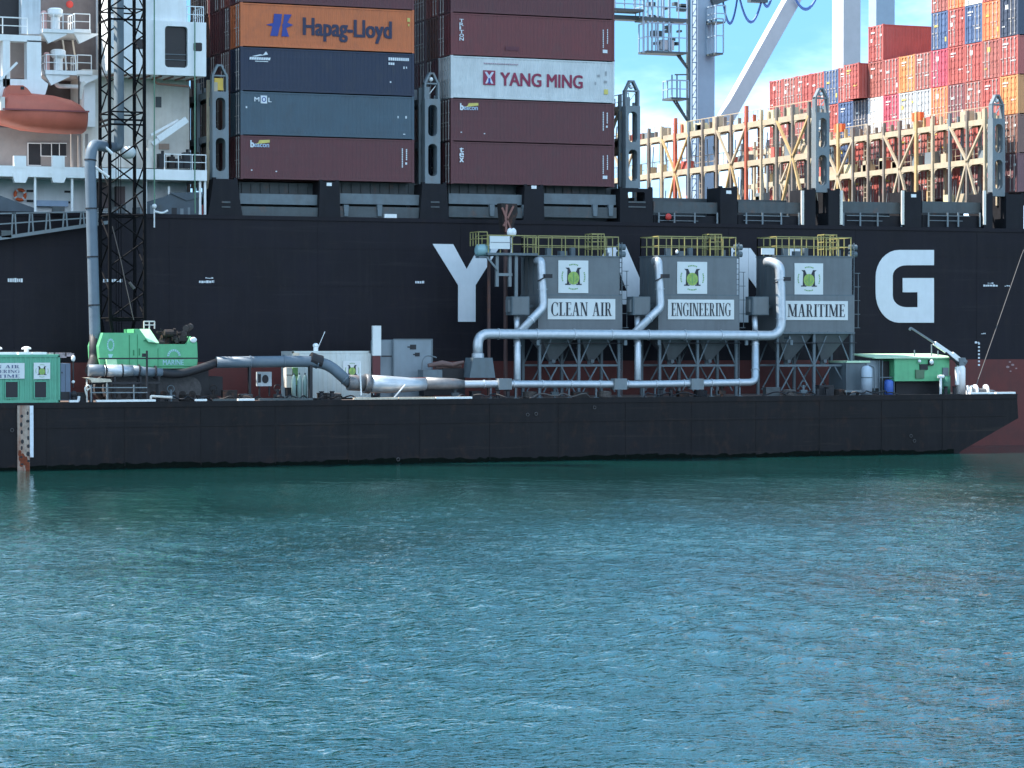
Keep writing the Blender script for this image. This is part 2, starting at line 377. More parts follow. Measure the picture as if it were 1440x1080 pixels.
# ================================================================== WATER
WB = 0.22
def make_water():
    rng = np.random.default_rng(5)
    x0, x1, y0, y1, st = -76.0, 46.0, -138.0, 3.0, 0.17
    nx, ny = int((x1-x0)/st)+1, int((y1-y0)/st)+1
    X, Y = np.meshgrid(np.linspace(x0, x1, nx), np.linspace(y0, y1, ny))
    Z = np.zeros_like(X)
    wind = R(200)
    for k in range(64):
        lam = 0.62*(6.0/0.62)**(rng.random()**1.35)
        a = wind+rng.normal(0, 0.75)
        amp = 0.0044*lam**0.70
        kx, ky = 2*math.pi/lam*math.cos(a), 2*math.pi/lam*math.sin(a)
        ph = rng.random()*6.28
        # slow modulation so that crests come and go
        la = lam*rng.uniform(5, 9); b = rng.random()*6.28
        mod = 0.55+0.45*np.sin(2*math.pi/la*(X*math.cos(b)+Y*math.sin(b))+rng.random()*6.28)
        s_ = np.sin(kx*X+ky*Y+ph+0.7*np.sin(X*0.21+ky)+0.6*np.sin(Y*0.27+kx))
        Z += amp*mod*(s_+0.25*(1-np.abs(s_))*2)
    Z *= np.clip((-20-Y)/56, 0.12, 1.0)*(1+0.35*np.sin(X*0.06+1.2*np.sin(Y*0.045))*np.sin(Y*0.08+0.5))
    edge = np.minimum(np.minimum(X-x0, x1-X), np.minimum(Y-y0, y1-Y))
    Z = (Z-Z.mean())*np.clip(edge/4, 0, 1)
    v = np.stack([X, Y, Z], -1).reshape(-1, 3)
    i = np.arange((ny-1)*nx).reshape(ny-1, nx)[:, :-1].ravel()
    q = np.stack([i, i+1, i+nx+1, i+nx], -1)
    nv = len(v); B = 6000
    ext = np.array([(-B, -B, 0), (B, -B, 0), (B, B, 0), (-B, B, 0)], float)
    c = [0, nx-1, ny*nx-1, (ny-1)*nx]
    v = np.vstack([v, ext])
    q2 = np.array([(nv, nv+1, c[1], c[0]), (nv+1, nv+2, c[2], c[1]), (nv+2, nv+3, c[3], c[2]), (nv+3, nv, c[0], c[3])])
    # the outer sheet joins the corners of the patch by ngons along the patch border
    bot = np.arange(0, nx); rgt = np.arange(nx-1, ny*nx, nx); top = np.arange((ny-1)*nx, ny*nx)[::-1]; lft = np.arange(0, ny*nx, nx)[::-1]
    loops = list(q.ravel()); starts = list(range(0, len(q)*4, 4)); tot = len(loops)
    for A, Bc, line in ((nv, nv+1, bot), (nv+1, nv+2, rgt), (nv+2, nv+3, top), (nv+3, nv, lft)):
        poly = [A, Bc]+[int(k) for k in line[::-1]]
        starts.append(tot); loops += poly; tot += len(poly)
    me = bpy.data.meshes.new('water')
    me.vertices.add(len(v)); me.vertices.foreach_set('co', v.astype(np.float32).ravel())
    me.loops.add(len(loops)); me.loops.foreach_set('vertex_index', np.array(loops, np.int32))
    me.polygons.add(len(starts)); me.polygons.foreach_set('loop_start', np.array(starts, np.int32))
    me.update(calc_edges=True); me.validate()
    sm = np.ones(len(me.polygons), bool); me.polygons.foreach_set('use_smooth', sm)
    m = bpy.data.materials.new('harbour_water'); m.use_nodes = True; t = m.node_tree
    b = t.nodes['Principled BSDF']
    b.inputs['Roughness'].default_value = 0.03; b.inputs['IOR'].default_value = 3.2
    g = t.nodes.new('ShaderNodeNewGeometry')
    n0 = t.nodes.new('ShaderNodeTexNoise'); n0.inputs['Scale'].default_value = 0.045; n0.inputs['Detail'].default_value = 4
    cr = t.nodes.new('ShaderNodeMix'); cr.data_type = 'RGBA'; cr.inputs[6].default_value = (0.0022, 0.0250, 0.0230, 1); cr.inputs[7].default_value = (0.0042, 0.0385, 0.0355, 1)
    mr = t.nodes.new('ShaderNodeMapRange'); mr.inputs[1].default_value = 0.35; mr.inputs[2].default_value = 0.65
    t.links.new(g.outputs['Position'], n0.inputs['Vector']); t.links.new(n0.outputs[0], mr.inputs[0]); t.links.new(mr.outputs[0], cr.inputs[0])
    t.links.new(cr.outputs[2], b.inputs['Base Color'])
    mp_ = t.nodes.new('ShaderNodeMapping'); mp_.inputs['Rotation'].default_value = (0, 0, R(20)); mp_.inputs['Scale'].default_value = (1, 1.6, 1)
    n1 = t.nodes.new('ShaderNodeTexNoise'); n1.inputs['Scale'].default_value = 1.6; n1.inputs['Detail'].default_value = 3; n1.inputs['Roughness'].default_value = 0.62
    bp = t.nodes.new('ShaderNodeBump'); bp.inputs['Strength'].default_value = 1.0; bp.inputs['Distance'].default_value = WB
    # sheltered, smoother water close to the hulls; gusts ruffle it in patches farther out
    sp_ = t.nodes.new('ShaderNodeSeparateXYZ'); sh_ = t.nodes.new('ShaderNodeMapRange'); sh_.inputs[1].default_value = -26; sh_.inputs[2].default_value = -80; sh_.inputs[3].default_value = 0.16; sh_.inputs[4].default_value = 1.0
    gu = t.nodes.new('ShaderNodeTexNoise'); gu.inputs['Scale'].default_value = 0.045; gu.inputs['Detail'].default_value = 3
    gm = t.nodes.new('ShaderNodeMapRange'); gm.inputs[1].default_value = 0.35; gm.inputs[2].default_value = 0.65; gm.inputs[3].default_value = 0.45; gm.inputs[4].default_value = 1.2
    ml = t.nodes.new('ShaderNodeMath'); ml.operation = 'MULTIPLY'
    t.links.new(g.outputs['Position'], sp_.inputs[0]); t.links.new(sp_.outputs[1], sh_.inputs[0]); t.links.new(g.outputs['Position'], gu.inputs['Vector']); t.links.new(gu.outputs[0], gm.inputs[0])
    t.links.new(sh_.outputs[0], ml.inputs[0]); t.links.new(gm.outputs[0], ml.inputs[1]); t.links.new(ml.outputs[0], bp.inputs['Strength'])
    t.links.new(g.outputs['Position'], mp_.inputs[0]); t.links.new(mp_.outputs[0], n1.inputs['Vector']); t.links.new(n1.outputs[0], bp.inputs['Height']); t.links.new(bp.outputs[0], b.inputs['Normal'])
    me.materials.append(m)
    o = bpy.data.objects.new('water', me); COL.objects.link(o); tag(o, kind='structure')
make_water()

mb = MB(); mb.box(-400, 500, 52, 400, -6, 3.2)
q = mb.build('quay', CONC); tag(q, kind='structure')

# ================================================================== CONTAINER SHIP
ZT = 16.0            # sheer line
ZC = 18.45           # foot of the container stacks
TIER = 2.92
ship = thing('container_ship', 'huge black container ship with red underside and white hull letters', 'ship', (0, 22, 0))
HX0, HX1 = -120, 170
m = MB(); m.box(HX0, HX1, 0, 44, 6.35, ZT); hull = m.build('hull', HULLB, ship)
m = MB(); m.box(HX0, HX1, 0.004, 44, -4, 6.35); m.build('boot_topping', BOOT, ship)
# weld seams and rubbing strakes on the shell plating
m = MB()
for z in (8.9, 11.4, 13.9): m.box(HX0, HX1, -0.018, 0.01, z, z+0.03)
for k in range(28): x = HX0+4+k*10.2; m.box(x, x+0.03, -0.016, 0.01, 6.4, ZT-0.02)
m.box(HX0, HX1, -0.09, 0.01, ZT-0.22, ZT+0.04)
m.build('plate_seam', HULLB, hull)

# letters painted on the hull
def hull_letter(polys, name='hull_letter'):
    m = MB()
    for i, p in enumerate(polys): m.poly([PX(a, b, 0) for a, b in p], -0.05-0.002*i, 0.0)
    return m.build(name, LETTERW, hull)
hull_letter([[(608, 343), (637, 343.4), (656, 378.5), (675, 344), (704, 344.4), (668.5, 401), (668.5, 452.5), (644, 452.4), (644, 401)]])
hull_letter([[(851, 346), (880, 346.4), (926, 453.2), (898, 453), (891, 432), (841, 431.6), (834, 452.8), (806, 452.8)],] if False else
            [[(853, 346), (867, 346.2), (867, 372), (834, 452.8), (806, 452.8)], [(867, 346.2), (880, 346.4), (926, 453.2), (898, 453), (867, 372)], [(846, 409), (888, 409), (896, 428), (838, 428)]])
hull_letter([[(1028, 348.5), (1052, 348.9), (1052, 453.4), (1028, 453.4)], [(1052.3, 348.9), (1055, 348.9), (1101, 413), (1101, 453.5), (1098, 453.5), (1052.3, 390)], [(1101.3, 349.4), (1125, 349.8), (1125, 453.6), (1101.3, 453.5)]])
G = []
def arcp(cx, cy, rx, ry, a0, a1, n=8): return [(cx+rx*math.cos(R(a0+(a1-a0)*k/n)), cy-ry*math.sin(R(a0+(a1-a0)*k/n))) for k in range(n+1)]
G = [(1313, 351.5), (1313, 373), (1271, 373)]
G += arcp(1274, 388, 19, 15, 90, 180, 6)+arcp(1274, 416, 19, 16, 180, 270, 6)
G += [(1290, 432), (1290, 411), (1269, 411), (1269, 391), (1313, 391), (1313, 453.8), (1262, 453.8)]
G += arcp(1264, 412, 33, 41.8, 270, 180, 8)+arcp(1264, 390, 33, 38.5, 180, 90, 8)
hull_letter([G])
# small white marks: tug marks and draught marks
for a, b, c, d in ((11, 391, 32, 397), (145, 392, 153, 397), (157, 392, 172, 397), (280, 394, 301, 398), (289, 390, 300, 392), (584, 395, 597, 399), (1383, 400, 1403, 403), (1389, 397, 1397, 399), (1413, 401, 1420, 403), (1371, 480, 1377, 483), (1380, 468, 1386, 470)):
    m = MB(); k = a
    while k < c:
        wq = random.uniform(1.6, 3.4); m.pbox(k, b+random.uniform(0, 1), min(c, k+wq), d-random.uniform(0, .6), -0.02, 0.02); k += wq+0.8
    m.build('tug_mark', LETTERW, hull)
m = MB()
for k in range(7): m.pbox(1375.5, 482+k*5, 1378, 484.4+k*5, -0.02, 0.02)
m.build('draught_mark', LETTERW, hull)
m = MB()
for a, b, c_ in ((1420, 509, 1.6), (1424, 513, 2.2), (1417, 516, 2.4), (1429, 518, 1.5), (1421, 522, 1.4)): m.poly([PX(a+c_*math.cos(R(q_)), b+c_*.7*math.sin(R(q_)), 0) for q_ in range(0, 360, 45)], -0.02, 0)
m.build('draught_mark', M('mark_pink', (0.26, 0.17, 0.17), 0.6), hull)

# side structure between the sheer line and the containers
def ped(a, b, ztop=ZC-0.05, y1=2.2, flare=0.0, hole=None):
    xa, xb = xw(a, 0.02, 280), xw(b, 0.02, 280)
    m = MB()
    if hole:
        m.plate(xa, xb, ZT, ztop, 0.02, 0.3, (xb-xa)*hole[0], ZT+hole[1], ZT+hole[2], 0.12)
        m.box(xa, xa+0.25, 0.3, y1, ZT, ztop-.01); m.box(xb-0.25, xb, 0.3, y1, ZT, ztop-.01)
    elif flare:
        m.poly([(xa-flare, ZT), (xb+flare, ZT), (xb+flare*.4, ZT+1.2), (xb, ztop), (xa, ztop), (xa-flare*.4, ZT+1.2)], 0.02, y1)
    else: m.box(xa, xb, 0.02, y1, ZT, ztop)
    for x in (xa+0.1, xb-0.1): m.box(x-0.12, x+0.12, 0.1, 0.34, ztop, ztop+0.12)
    return m.build('hatch_pedestal', PEDB, ship)
for a, b, f in ((300, 334, 0.35), (450, 477, 0.1), (594, 628, 0.2), (738, 764, 0.1)): ped(a, b, flare=f)
ped(872, 918, hole=(0.26, 1.5, 2.15))
for a, b in ((1013, 1037), (1131, 1147), (1165, 1182), (1272, 1296), (1384, 1396), (1415, 1440)): ped(a, b, ztop=ZC+0.15)
for a, b in ((300, 334), (594, 628), (872, 918)):
    m = MB(); m.pbox(a+12, 283, b-10, 285.5, -0.03, 0.06); m.pbox(a+12, 290, b-10, 292, -0.03, 0.06); m.build('foot_rung', DECKG, ship)
for a, b in ((336, 450), (477, 592), (630, 738), (764, 868)):
    m = MB(); m.pbox(a, 257, b, 273, 1.6, 0.1); m.build('coaming_panel', DECKG, ship)
    m = MB(); m.pbox(a+1, 273, b-2, 287.5, 0.5, 0.9); m.build('ledge_panel', LEDGEG, ship)
    m = MB(); m.pbox(a+1, 291, b-1, 306, 0.25, 0.1); m.build('bulwark_panel', DECKG, ship)
    m = MB()
    for k in range(9):
        c = a+4+(b-a-8)*k/8; m.pbox(c, 258, c+1.2, 272, 1.52, 0.07)
    m.build('stiffener', DECKG, ship)
for px in (483, 530, 688, 734, 833, 855):
    m = MB(); m.poly([PX(px, 288, 0.2), PX(px+7, 288, 0.2), PX(px+6, 304, 0.2), PX(px+1, 304, 0.2)], 0.1, 0.4); m.build('bracket', LEDGEG, ship)
m = MB(); m.pbox(541, 301, 558, 308, 0.05, 0.3); m.build('vent_box', WHITE, ship)
for px, py in ((463, 259), (751, 263), (1025, 270), (1285, 275)):
    m = MB(); m.pbox(px-3.5, py-2, px+3.5, py+2.5, -0.02, 0.04); m.build('bay_number_plate', WHITE, ship)
for a, b in ((919, 1012), (1038, 1130), (1183, 1271), (1297, 1384)):
    m = MB(); m.pbox(a, 284, b, 300, 0.5, 0.3); m.build('coaming_panel', DECKG, ship)
    m = MB(); m.pbox(a, 303, b, 322, 0.35, 0.1); m.build('bulwark_panel', PEDB, ship)
    m = MB()
    for k in range(4):
        c = a+6+(b-a-14)*k/3+random.uniform(-5, 5); m.pbox(c, 299, c+2, 319, 0.1, 0.06)
    m.pbox(a+8, 303, b-20, 304, 0.12, 0.04); m.pbox(a+8, 310, b-30, 310.8, 0.12, 0.04)
    m.build('bulwark_rail', BRG, ship)
for px in (1129, 1183.5, 1270, 1385):
    m = MB(); m.pbox(px-1.6, 268, px+1.8, 316, -0.1, 0.14); m.build('stanchion', CREAM, ship)
m = MB(); m.ball((xw(938, 0.2), 0.0, zw(305, 938, 0.2)), 0.24, 0.15, 0.24); m.build('lifebuoy_case', REDP, ship)

# hatch covers in the open bays
for x0, x1 in ((10.6, 22.8), (25.5, 37.7), (-19.2, -7.1), (-4.35, 7.8)):
    for j in range(3):
        m = MB(); m.box(x0, x1, (1.8 if x0 < 9 else 3)+j*13.2, 15.9+j*13.2, ZT, ZC-0.5); m.build('hatch_cover', DECKG, ship)

# lashing bridges ---------------------------------------------------
def lashing_bridge(x0, x1, kind, posts=17, open_=True):
    cx = (x0+x1)/2; zt = ZC-0.02
    z1, z2, zp = ZC+2.85, ZC+5.75, ZC+6.55
    m = MB()
    ye = 1.2+2.5*(posts-1)
    for z in (z1, z2):
        m.box(x0+0.05, x1-0.05, 1.3, ye, z-0.12, z+0.02)
        m.box(x0, x0+0.1, 1.3, ye, z-0.38, z+0.04); m.box(x1-0.1, x1, 1.3, ye, z-0.38, z+0.04)
    br = m.build('lashing_bridge', BRL if open_ else BRG, ship)
    # near end frame: a plate with two long rounded openings and a gabled head
    zm = (zt+zp-0.3)/2
    m = MB()
    hx = (x1-x0)*0.30
    m.plate(x0, x1, zt, zt+2.95, 0.15, 0.85, hx, zt+0.5, zt+2.7, 0.3)
    m.plate(x0, x1, zt+2.95, zt+5.75, 0.15, 0.85, hx, zt+3.2, zt+5.35, 0.3)
    zs = zt+5.75
    for x in (x0+0.07, x1-0.07): m.beam((x, 0.5, zs), (x, 0.5, zs+1.1), 0.14, 0.5)
    m.beam((x0+0.07, 0.5, zs+1.05), (cx-0.12, 0.5, zs+1.75), 0.13, 0.4); m.beam((x1-0.07, 0.5, zs+1.05), (cx+0.12, 0.5, zs+1.75), 0.13, 0.4)
    m.box(cx-0.2, cx+0.2, 0.32, 0.68, zs+1.68, zs+1.8); m.box(x0, x1, 0.3, 0.7, zs+1.0, zs+1.1)
    m.build('end_frame', BRG, br)
    m = MB()
    if kind == 'yellow': m.box(x0+.2, x1-.3, 0.4, 0.8, zs+0.1, zs+0.9); m.build('gear_box', M('gear_yellow', (0.6, 0.38, 0.06), 0.5), br)
    else:
        m.beam((x0+.2, .5, zs+.05), (x1-.2, .5, zs+.95), .05); m.ball((cx, .5, zs+1.35), .16); m.build('head_lamp', WHITE, br)
    # posts, one for each container row
    for j in range(posts):
        y = 1.2+2.5*j
        if not open_ and j > 8: break
        m = MB()
        red = open_ and ((kind == 'one' and j in (4, 9)) or (kind == 'two' and j in (4, 9)))
        wd = 0.3 if red else 0.22
        m.box(x0-0.1, x0+0.12, y-wd/2, y+wd/2, ZT+1.8, zp+(0.5 if red else 0))
        m.box(x1-0.1, x1+0.1, y-0.1, y+0.1, ZT+1.8, zp-0.5)
        for s in (-0.8, 0.6): m.box(x0+0.15, x0+0.4, y+s-0.08, y+s+0.08, z2, z2+random.uniform(0.35, 0.85))
        m.build('post', (BRR if kind == 'one' else BRY) if red else (random.choice([POSTB, POSTB, BRL, BRG])), br)
        # knee plates at the girders give the openings their round corners
        m = MB()
        for z in (z1, z2):
            for s in (-1, 1): m.polyx([(y+s*0.1, z-0.38), (y+s*0.75, z-0.38), (y+s*0.3, z-0.52), (y+s*0.1, z-0.95)], x0+0.02, x0+0.07)
        m.build('knee_plate', BRL if open_ else BRG, br)
        if red and kind == 'two':
            m = MB()
            for s in (-0.5, 0.5): m.box(x0-0.05, x0+0.3, y+s-0.16, y+s+0.16, zp-0.2, zp+0.45)
            m.build('cone_rack', ORNG, br)
    # bracing
    if open_:
        for c in range(1, posts, 4):
            c2 = c if kind == 'two' else c
            y = 1.2+2.5*c2
            for s in (-1, 1):
                if 0 <= c2+s < posts:
                    m = MB(); m.beam((x0-0.02, y, z1-0.1), (x0-0.02, y+s*2.5, z2-0.2), 0.17); m.build('brace', BRY if (c//4) % 2 == 0 and kind == 'one' else BRL, br)
                    m = MB(); m.beam((x0-0.02, y, z1-0.1), (x0-0.02, y+s*1.6, ZT+1.9), 0.17); m.build('brace', BRY if kind == 'one' else BRL, br)
        m = MB()
        for z in (z1, z2): rail(m, [(x1-0.06, 2, z), (x1-0.06, ye, z)], 1.05, 1.25, 0.025)
        m.build('walkway_rail', BRL, br)
        for j in (3, 7, 12):
            m = MB(); y = 2.4+2.5*j
            for s in (-0.2, 0.2): m.beam((x0+0.4, y+s, ZT+1.9), (x0+0.4, y+s, z2+0.9), 0.05)
            for k in range(16): m.beam((x0+0.4, y-0.2, ZT+2+k*0.42), (x0+0.4, y+0.2, ZT+2+k*0.42), 0.04)
            m.build('ladder', BRL, br)
        for j in range(posts-1):       # lashing gear stowed on the walkways
            for rep_ in range(2):
                y = 1.9+2.5*j; z = random.choice([z1, ZT+1.9, z1, z2-.02]); y += random.uniform(-.4, .5); m = MB()
                m.box(x0+0.3, x1-0.2, y, y+random.uniform(0.5, 1.3), z+0.03, z+random.uniform(0.5, 1.0))
                m.build('gear_bin', random.choice([M('bin_cream', (0.55, 0.48, 0.30), 0.6), BRL, BRG, M('bin_red', (0.45, 0.10, 0.08), 0.6)]), br)
    if open_:
        m = MB()
        for j in range(posts-1):       # lashing rods hung up between the posts
            for k in range(3):
                y = 1.6+2.5*j+random.uniform(0, 1.9); z = random.choice([ZT+1.9, z1]); m.beam((x1-.15, y, z), (x1-.15, y+random.uniform(-.5, .5), z+random.uniform(1.5, 2.6)), .06)
        o = m.build('lashing_rods', BRG, br); o['kind'] = 'stuff'
    return br
lashing_bridge(-21.2, -20.1, 'yellow', open_=False)
lashing_bridge(-6.3, -5.2, 'lamp', open_=False)
lashing_bridge(8.65, 9.75, 'lamp', posts=17, open_=True)
lashing_bridge(23.66, 24.76, 'one')
lashing_bridge(38.42, 39.5, 'two')

# ------------------------------------------------------------------ accommodation block (left)
DK = zw(236, 150, 0.0)             # upper side deck level
m = MB(); m.pbox(-90, 235, 291, 250, 0.0, 7); acc = m.build('accommodation_block', WHITE, ship)
ROOT[acc.name] = ROOT[ship.name]
def A(mb_, name, mat, smooth=False): return mb_.build(name, mat, acc, smooth)
m = MB(); m.pbox(-60, 250, 262, 306, 3.2, 4); A(m, 'lower_wall', WHITE)
m = MB(); m.pbox(116, 100, 266, 236, 3.0, 6); A(m, 'wall', CREAM)
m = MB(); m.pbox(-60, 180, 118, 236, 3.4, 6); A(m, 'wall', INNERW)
m = MB(); m.pbox(-60, -60, 135, 186, 6.5, 1.0); A(m, 'recess_wall', M('recess_wall', (0.12, 0.10, 0.10), 0.6, var=.2, streak=.4, streakcol=(.07, .05, .045)))  # wall colour darkened for the shade deep in the recess
m = MB(); m.pbox(-200, -60, 262, 236, 9.2, 28); A(m, 'tower_core', CREAM)
m = MB(); m.box(xw(153, 2.9, 100), xw(261, 2.9, 100), 2.9, 9.15, zw(104, 200, 2.9), 52); A(m, 'upper_wall', WHITE)  # unseen upper storeys, added to shade the gap before the left stack
# wing of the bridge deck: box with a tall rounded window
xa, xb = xw(153, -0.2, 70), xw(290, -0.2, 70)
zb, zt_ = zw(106, 250, -0.2), zw(30, 250, -0.2)
wx0, wx1 = xw(232, -0.2, 70), xw(264, -0.2, 70); wz0, wz1 = zw(95, 250, -0.2), zw(37, 250, -0.2)
m = MB(); mid = (wx0+wx1)/2; hw = (wx1-wx0)/2
m.box(xa, mid-hw-0.3, -0.2, 2.8, zb, zt_); m.plate(mid-hw-0.3, mid+hw+0.3, zb, zt_, -0.2, 0.1, hw, wz0, wz1, 0.22)
m.box(mid-hw-0.3, mid+hw+0.3, 0.5, 2.8, zb, zt_-.01); m.box(mid+hw+0.3, xb, -0.2, 2.8, zb, zt_); A(m, 'wing_housing', WHITE)
m = MB(); m.box(mid-hw-.05, mid+hw+.05, 0.12, 0.3, wz0-.05, wz1+.05); A(m, 'window', GLASSD)
m = MB(); m.box(mid-hw, mid+hw, 0.02, 0.08, wz0+0.85, wz0+0.9); m.box(mid-hw, mid+hw, 0.02, 0.08, wz0+0.5, wz0+0.54); A(m, 'window_rail', LEDGEG)
m = MB(); m.poly([PX(278+6*max(-1, min(1, 1.3*math.cos(R(a)))), 66+6*max(-1, min(1, 1.3*math.sin(R(a)))), -.2) for a in range(0, 360, 15)], -0.22, -0.19); A(m, 'porthole', GLASSD)
m = MB(); m.poly([PX(196+6*max(-1, min(1, 1.3*math.cos(R(a)))), 62+7*max(-1, min(1, 1.3*math.sin(R(a)))), -.2) for a in range(0, 360, 15)], -0.22, -0.19); A(m, 'porthole', GLASSD)
m = MB(); m.box(xa+0.05, xw(263, 0.1), 0.1, 2.7, zt_, zt_+4); A(m, 'wing_upper', WHITE)
m = MB(); rail(m, [(xw(264, 0.1), 0.1, zt_), (xb-0.1, 0.1, zt_), (xb-0.1, 2.6, zt_)], 1.05, 0.55, 0.03); A(m, 'railing', WHITE)
m = MB()
for k in range(8): a = xa+0.5+k*0.78; m.beam((a, 0.3, zb-0.05), (a, 2.7, zb-0.05), 0.1)
m.tube(bend([(xa+3.2, 0.8, zb-0.05), (xa+3.4, 0.8, zb-0.5), (xa+5.6, 0.8, zb-0.6)], .2), 0.07); A(m, 'underside_pipe', M('pipe_brown', (0.2, 0.1, 0.07), 0.6))
m = MB(); m.pbox(219, 136, 227, 151, 2.94, 0.1); A(m, 'vent_hatch', DECKG)
m = MB(); m.beam(V(222, 196, 1.2), V(262, 168, 1.2), 0.42, 0.4); m.beam(V(212, 190, 1.4), V(250, 169, 1.4), 0.16); m.beam(V(214, 203, 1.2), V(224, 196, 1.2), 0.3); A(m, 'stores_crane_jib', WHITE)
m = MB(); m.pbox(209, 196, 214, 236, 1.2, 0.5); A(m, 'stores_crane_post', CREAM)
m = MB(); m.pbox(224, 202, 238, 210, 2.9, 0.2); A(m, 'rust_stain_plate', M('rusty_plate', (0.38, 0.26, 0.2), 0.7))
# deck clutter behind the slab edge
for k, (a, b, c, d, mt) in enumerate(((224, 216, 233, 236, DARK), (238, 220, 246, 236, DKBROWN), (247, 223, 258, 236, DARK), (259, 214, 268, 236, DARK), (273, 218, 283, 236, DKBROWN), (203, 212, 211, 236, CREAM))):
    m = MB(); m.pbox(a, b, c, d, 0.9, 0.7); m.tube([V((a+c)/2, b+3, 1.2), V((a+c)/2, b-4, 1.2)], 0.1); A(m, 'deck_fitting', mt)
m = MB(); rail(m, [(xw(232, .1), 0.1, DK), (xw(290, .1), 0.1, DK)], 1.0, 1.1, 0.03); A(m, 'railing', WHITE)
for a in (48, 100, 280, 287):
    m = MB(); m.pbox(a, 249, a+3, 306, 0.2, 0.15); A(m, 'pillar', WHITE)
m = MB(); m.pbox(204, 249, 206.5, 306, 0.3, 0.12); m.pbox(236, 262, 239, 306, 0.8, 0.15); A(m, 'pillar', WHITE)
# broad pillars through the slab (crenellated bulwark)
for a in (20, 74):
    m = MB(); m.pbox(a, 219, a+17, 236, -0.03, 0.4); A(m, 'bulwark_upstand', WHITE)
    x0, x1 = xw(a-2, -.04, 250), xw(a+20, -.04, 250); zq0, zq1 = zw(257, a, -.04), zw(245, a, -.04)
    m = MB(); m.poly([PX(a-3, 243, -.04), PX(a-1, 250, -.04), PX(a+1, 256.5, -.04), PX(a+16, 257, -.04), PX(a+19, 250, -.04), PX(a+22, 243, -.04)], -0.04, 0.5); A(m, 'bulwark_knee', WHITE)
m = MB()
for k in range(18):
    a = R(20*k); b_ = R(20*(k+1))
c = Vector((xw(29, 2.9), 2.9, zw(274, 29, 2.9)))
ring = [c+Vector((0.33*math.cos(R(20*k)), 0, 0.33*math.sin(R(20*k)))) for k in range(19)]
m.tube(ring, 0.11, 8, cap=False); lb = A(m, 'lifebuoy', ORNG, True)
m = MB()
for k in (1, 6, 10, 15): m.tube(ring[k:k+2], 0.118, 8)
A(m, 'lifebuoy_band', WHITE)
for a, b, c_, d in ((38, 267, 47, 270), (91, 268, 99, 271), (38, 281, 47, 284), (91, 283, 99, 286)):
    m = MB(); m.pbox(a, b, c_, d, 3.1, 0.1); A(m, 'label_plate', DARK)
for a, b, c_, d in ((52, 282, 96, 290),):
    m = MB(); m.pbox(a, b, c_, d, 2.6, 0.5); A(m, 'locker', M('locker_blue', (0.35, 0.45, 0.6), 0.5))
# side bulwark plates, low dark plates with sloping edge
BW = M('bulwark_dark', (0.055, 0.07, 0.085), 0.6, var=0.2)
for pts in ([(-40, 262), (0, 275), (50, 293), (50, 308), (-40, 308)], [(206, 284), (232, 276), (240, 272), (283, 278), (283, 308), (206, 308)], [(238, 271), (285, 270), (285, 277), (262, 282)]):
    m = MB(); yy = 0.06+0.05*len(pts); m.poly([PX(a, b, yy) for a, b in pts], yy, yy+0.12); A(m, 'bulwark_plate', BW)
m = MB(); m.pbox(272, 288, 286, 306, 0.5, 0.4); A(m, 'fire_box', REDP)
for a, b, c_, d in ((139, 256, 153, 292), (164, 262, 176, 290)):
    m = MB(); m.pbox(a, b, c_, d, 2.0, 0.6); A(m, 'deck_locker', M('locker_brown', (.07, .045, .045), .6))
for k in range(10):
    a = 160+k*13+random.uniform(-4, 4); m = MB(); m.pbox(a, 290+random.uniform(-3, 4), a+random.uniform(3, 8), 306, 0.35, .3); A(m, 'rail_fitting', random.choice([DARK, DECKG, LEDGEG, BRG]))
# wall openings under the lifeboat
for a, b, c_, d, mt in ((40, 202, 57, 232, DARK), (58, 202, 72, 219, GLASSD), (73, 202, 83, 219, GLASSD), (84, 202, 93, 219, DARK)):
    m = MB(); m.pbox(a, b, c_, d, 3.34, 0.1); f = A(m, 'window', mt)
    m = MB(); m.pbox(a-1, b-1.2, c_+1, b, 3.3, 0.1); m.pbox(a-1, d, c_+1, d+1, 3.3, 0.1); m.pbox(a-1, b, a, d, 3.3, 0.1); A(m, 'window_frame', WHITE)
for a in (100, 110, 121): m = MB(); m.pbox(a, 188, a+3, 236, 2.2, 0.2); A(m, 'pillar', INNERW)
# davit frame (left edge) with two openings
YD = 0.6
m = MB()
for a, b, c_, d in ((-60, 48, 58, 57), (4, 57, 14, 122), (38, 57, 58, 140), (-60, 110, 38, 135)): m.pbox(a, b, c_, d, YD, 0.9)
m.poly([PX(44, 140, YD), PX(58, 140, YD), PX(64, 132, YD), PX(68, 118, YD), PX(58, 110, YD)], YD+0.003, YD+0.8); A(m, 'davit_frame', WHITE)
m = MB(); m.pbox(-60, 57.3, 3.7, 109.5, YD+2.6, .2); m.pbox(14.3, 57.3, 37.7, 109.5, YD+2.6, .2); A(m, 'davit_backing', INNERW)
m = MB(); m.beam(V(0, 112, 0.3), V(24, 88, 0.3), 0.14); A(m, 'davit_arm', WHITE)
m = MB(); rail(m, [(xw(-30, .8), 0.8, zw(47.8, 20, .8)), (xw(40, .8), 0.8, zw(47.8, 20, .8))], 1.05, 1.3, 0.035); A(m, 'railing', WHITE)
m = MB(); m.pbox(-60, -40, 30, 47, 2.4, 0.4); A(m, 'opening', DARK)
m = MB(); m.pbox(30, -40, 57, 48, 1.6, 2); A(m, 'wall', M('pale_blue_wall', (0.5, 0.55, 0.58), 0.55, var=.08, streak=.3)); 
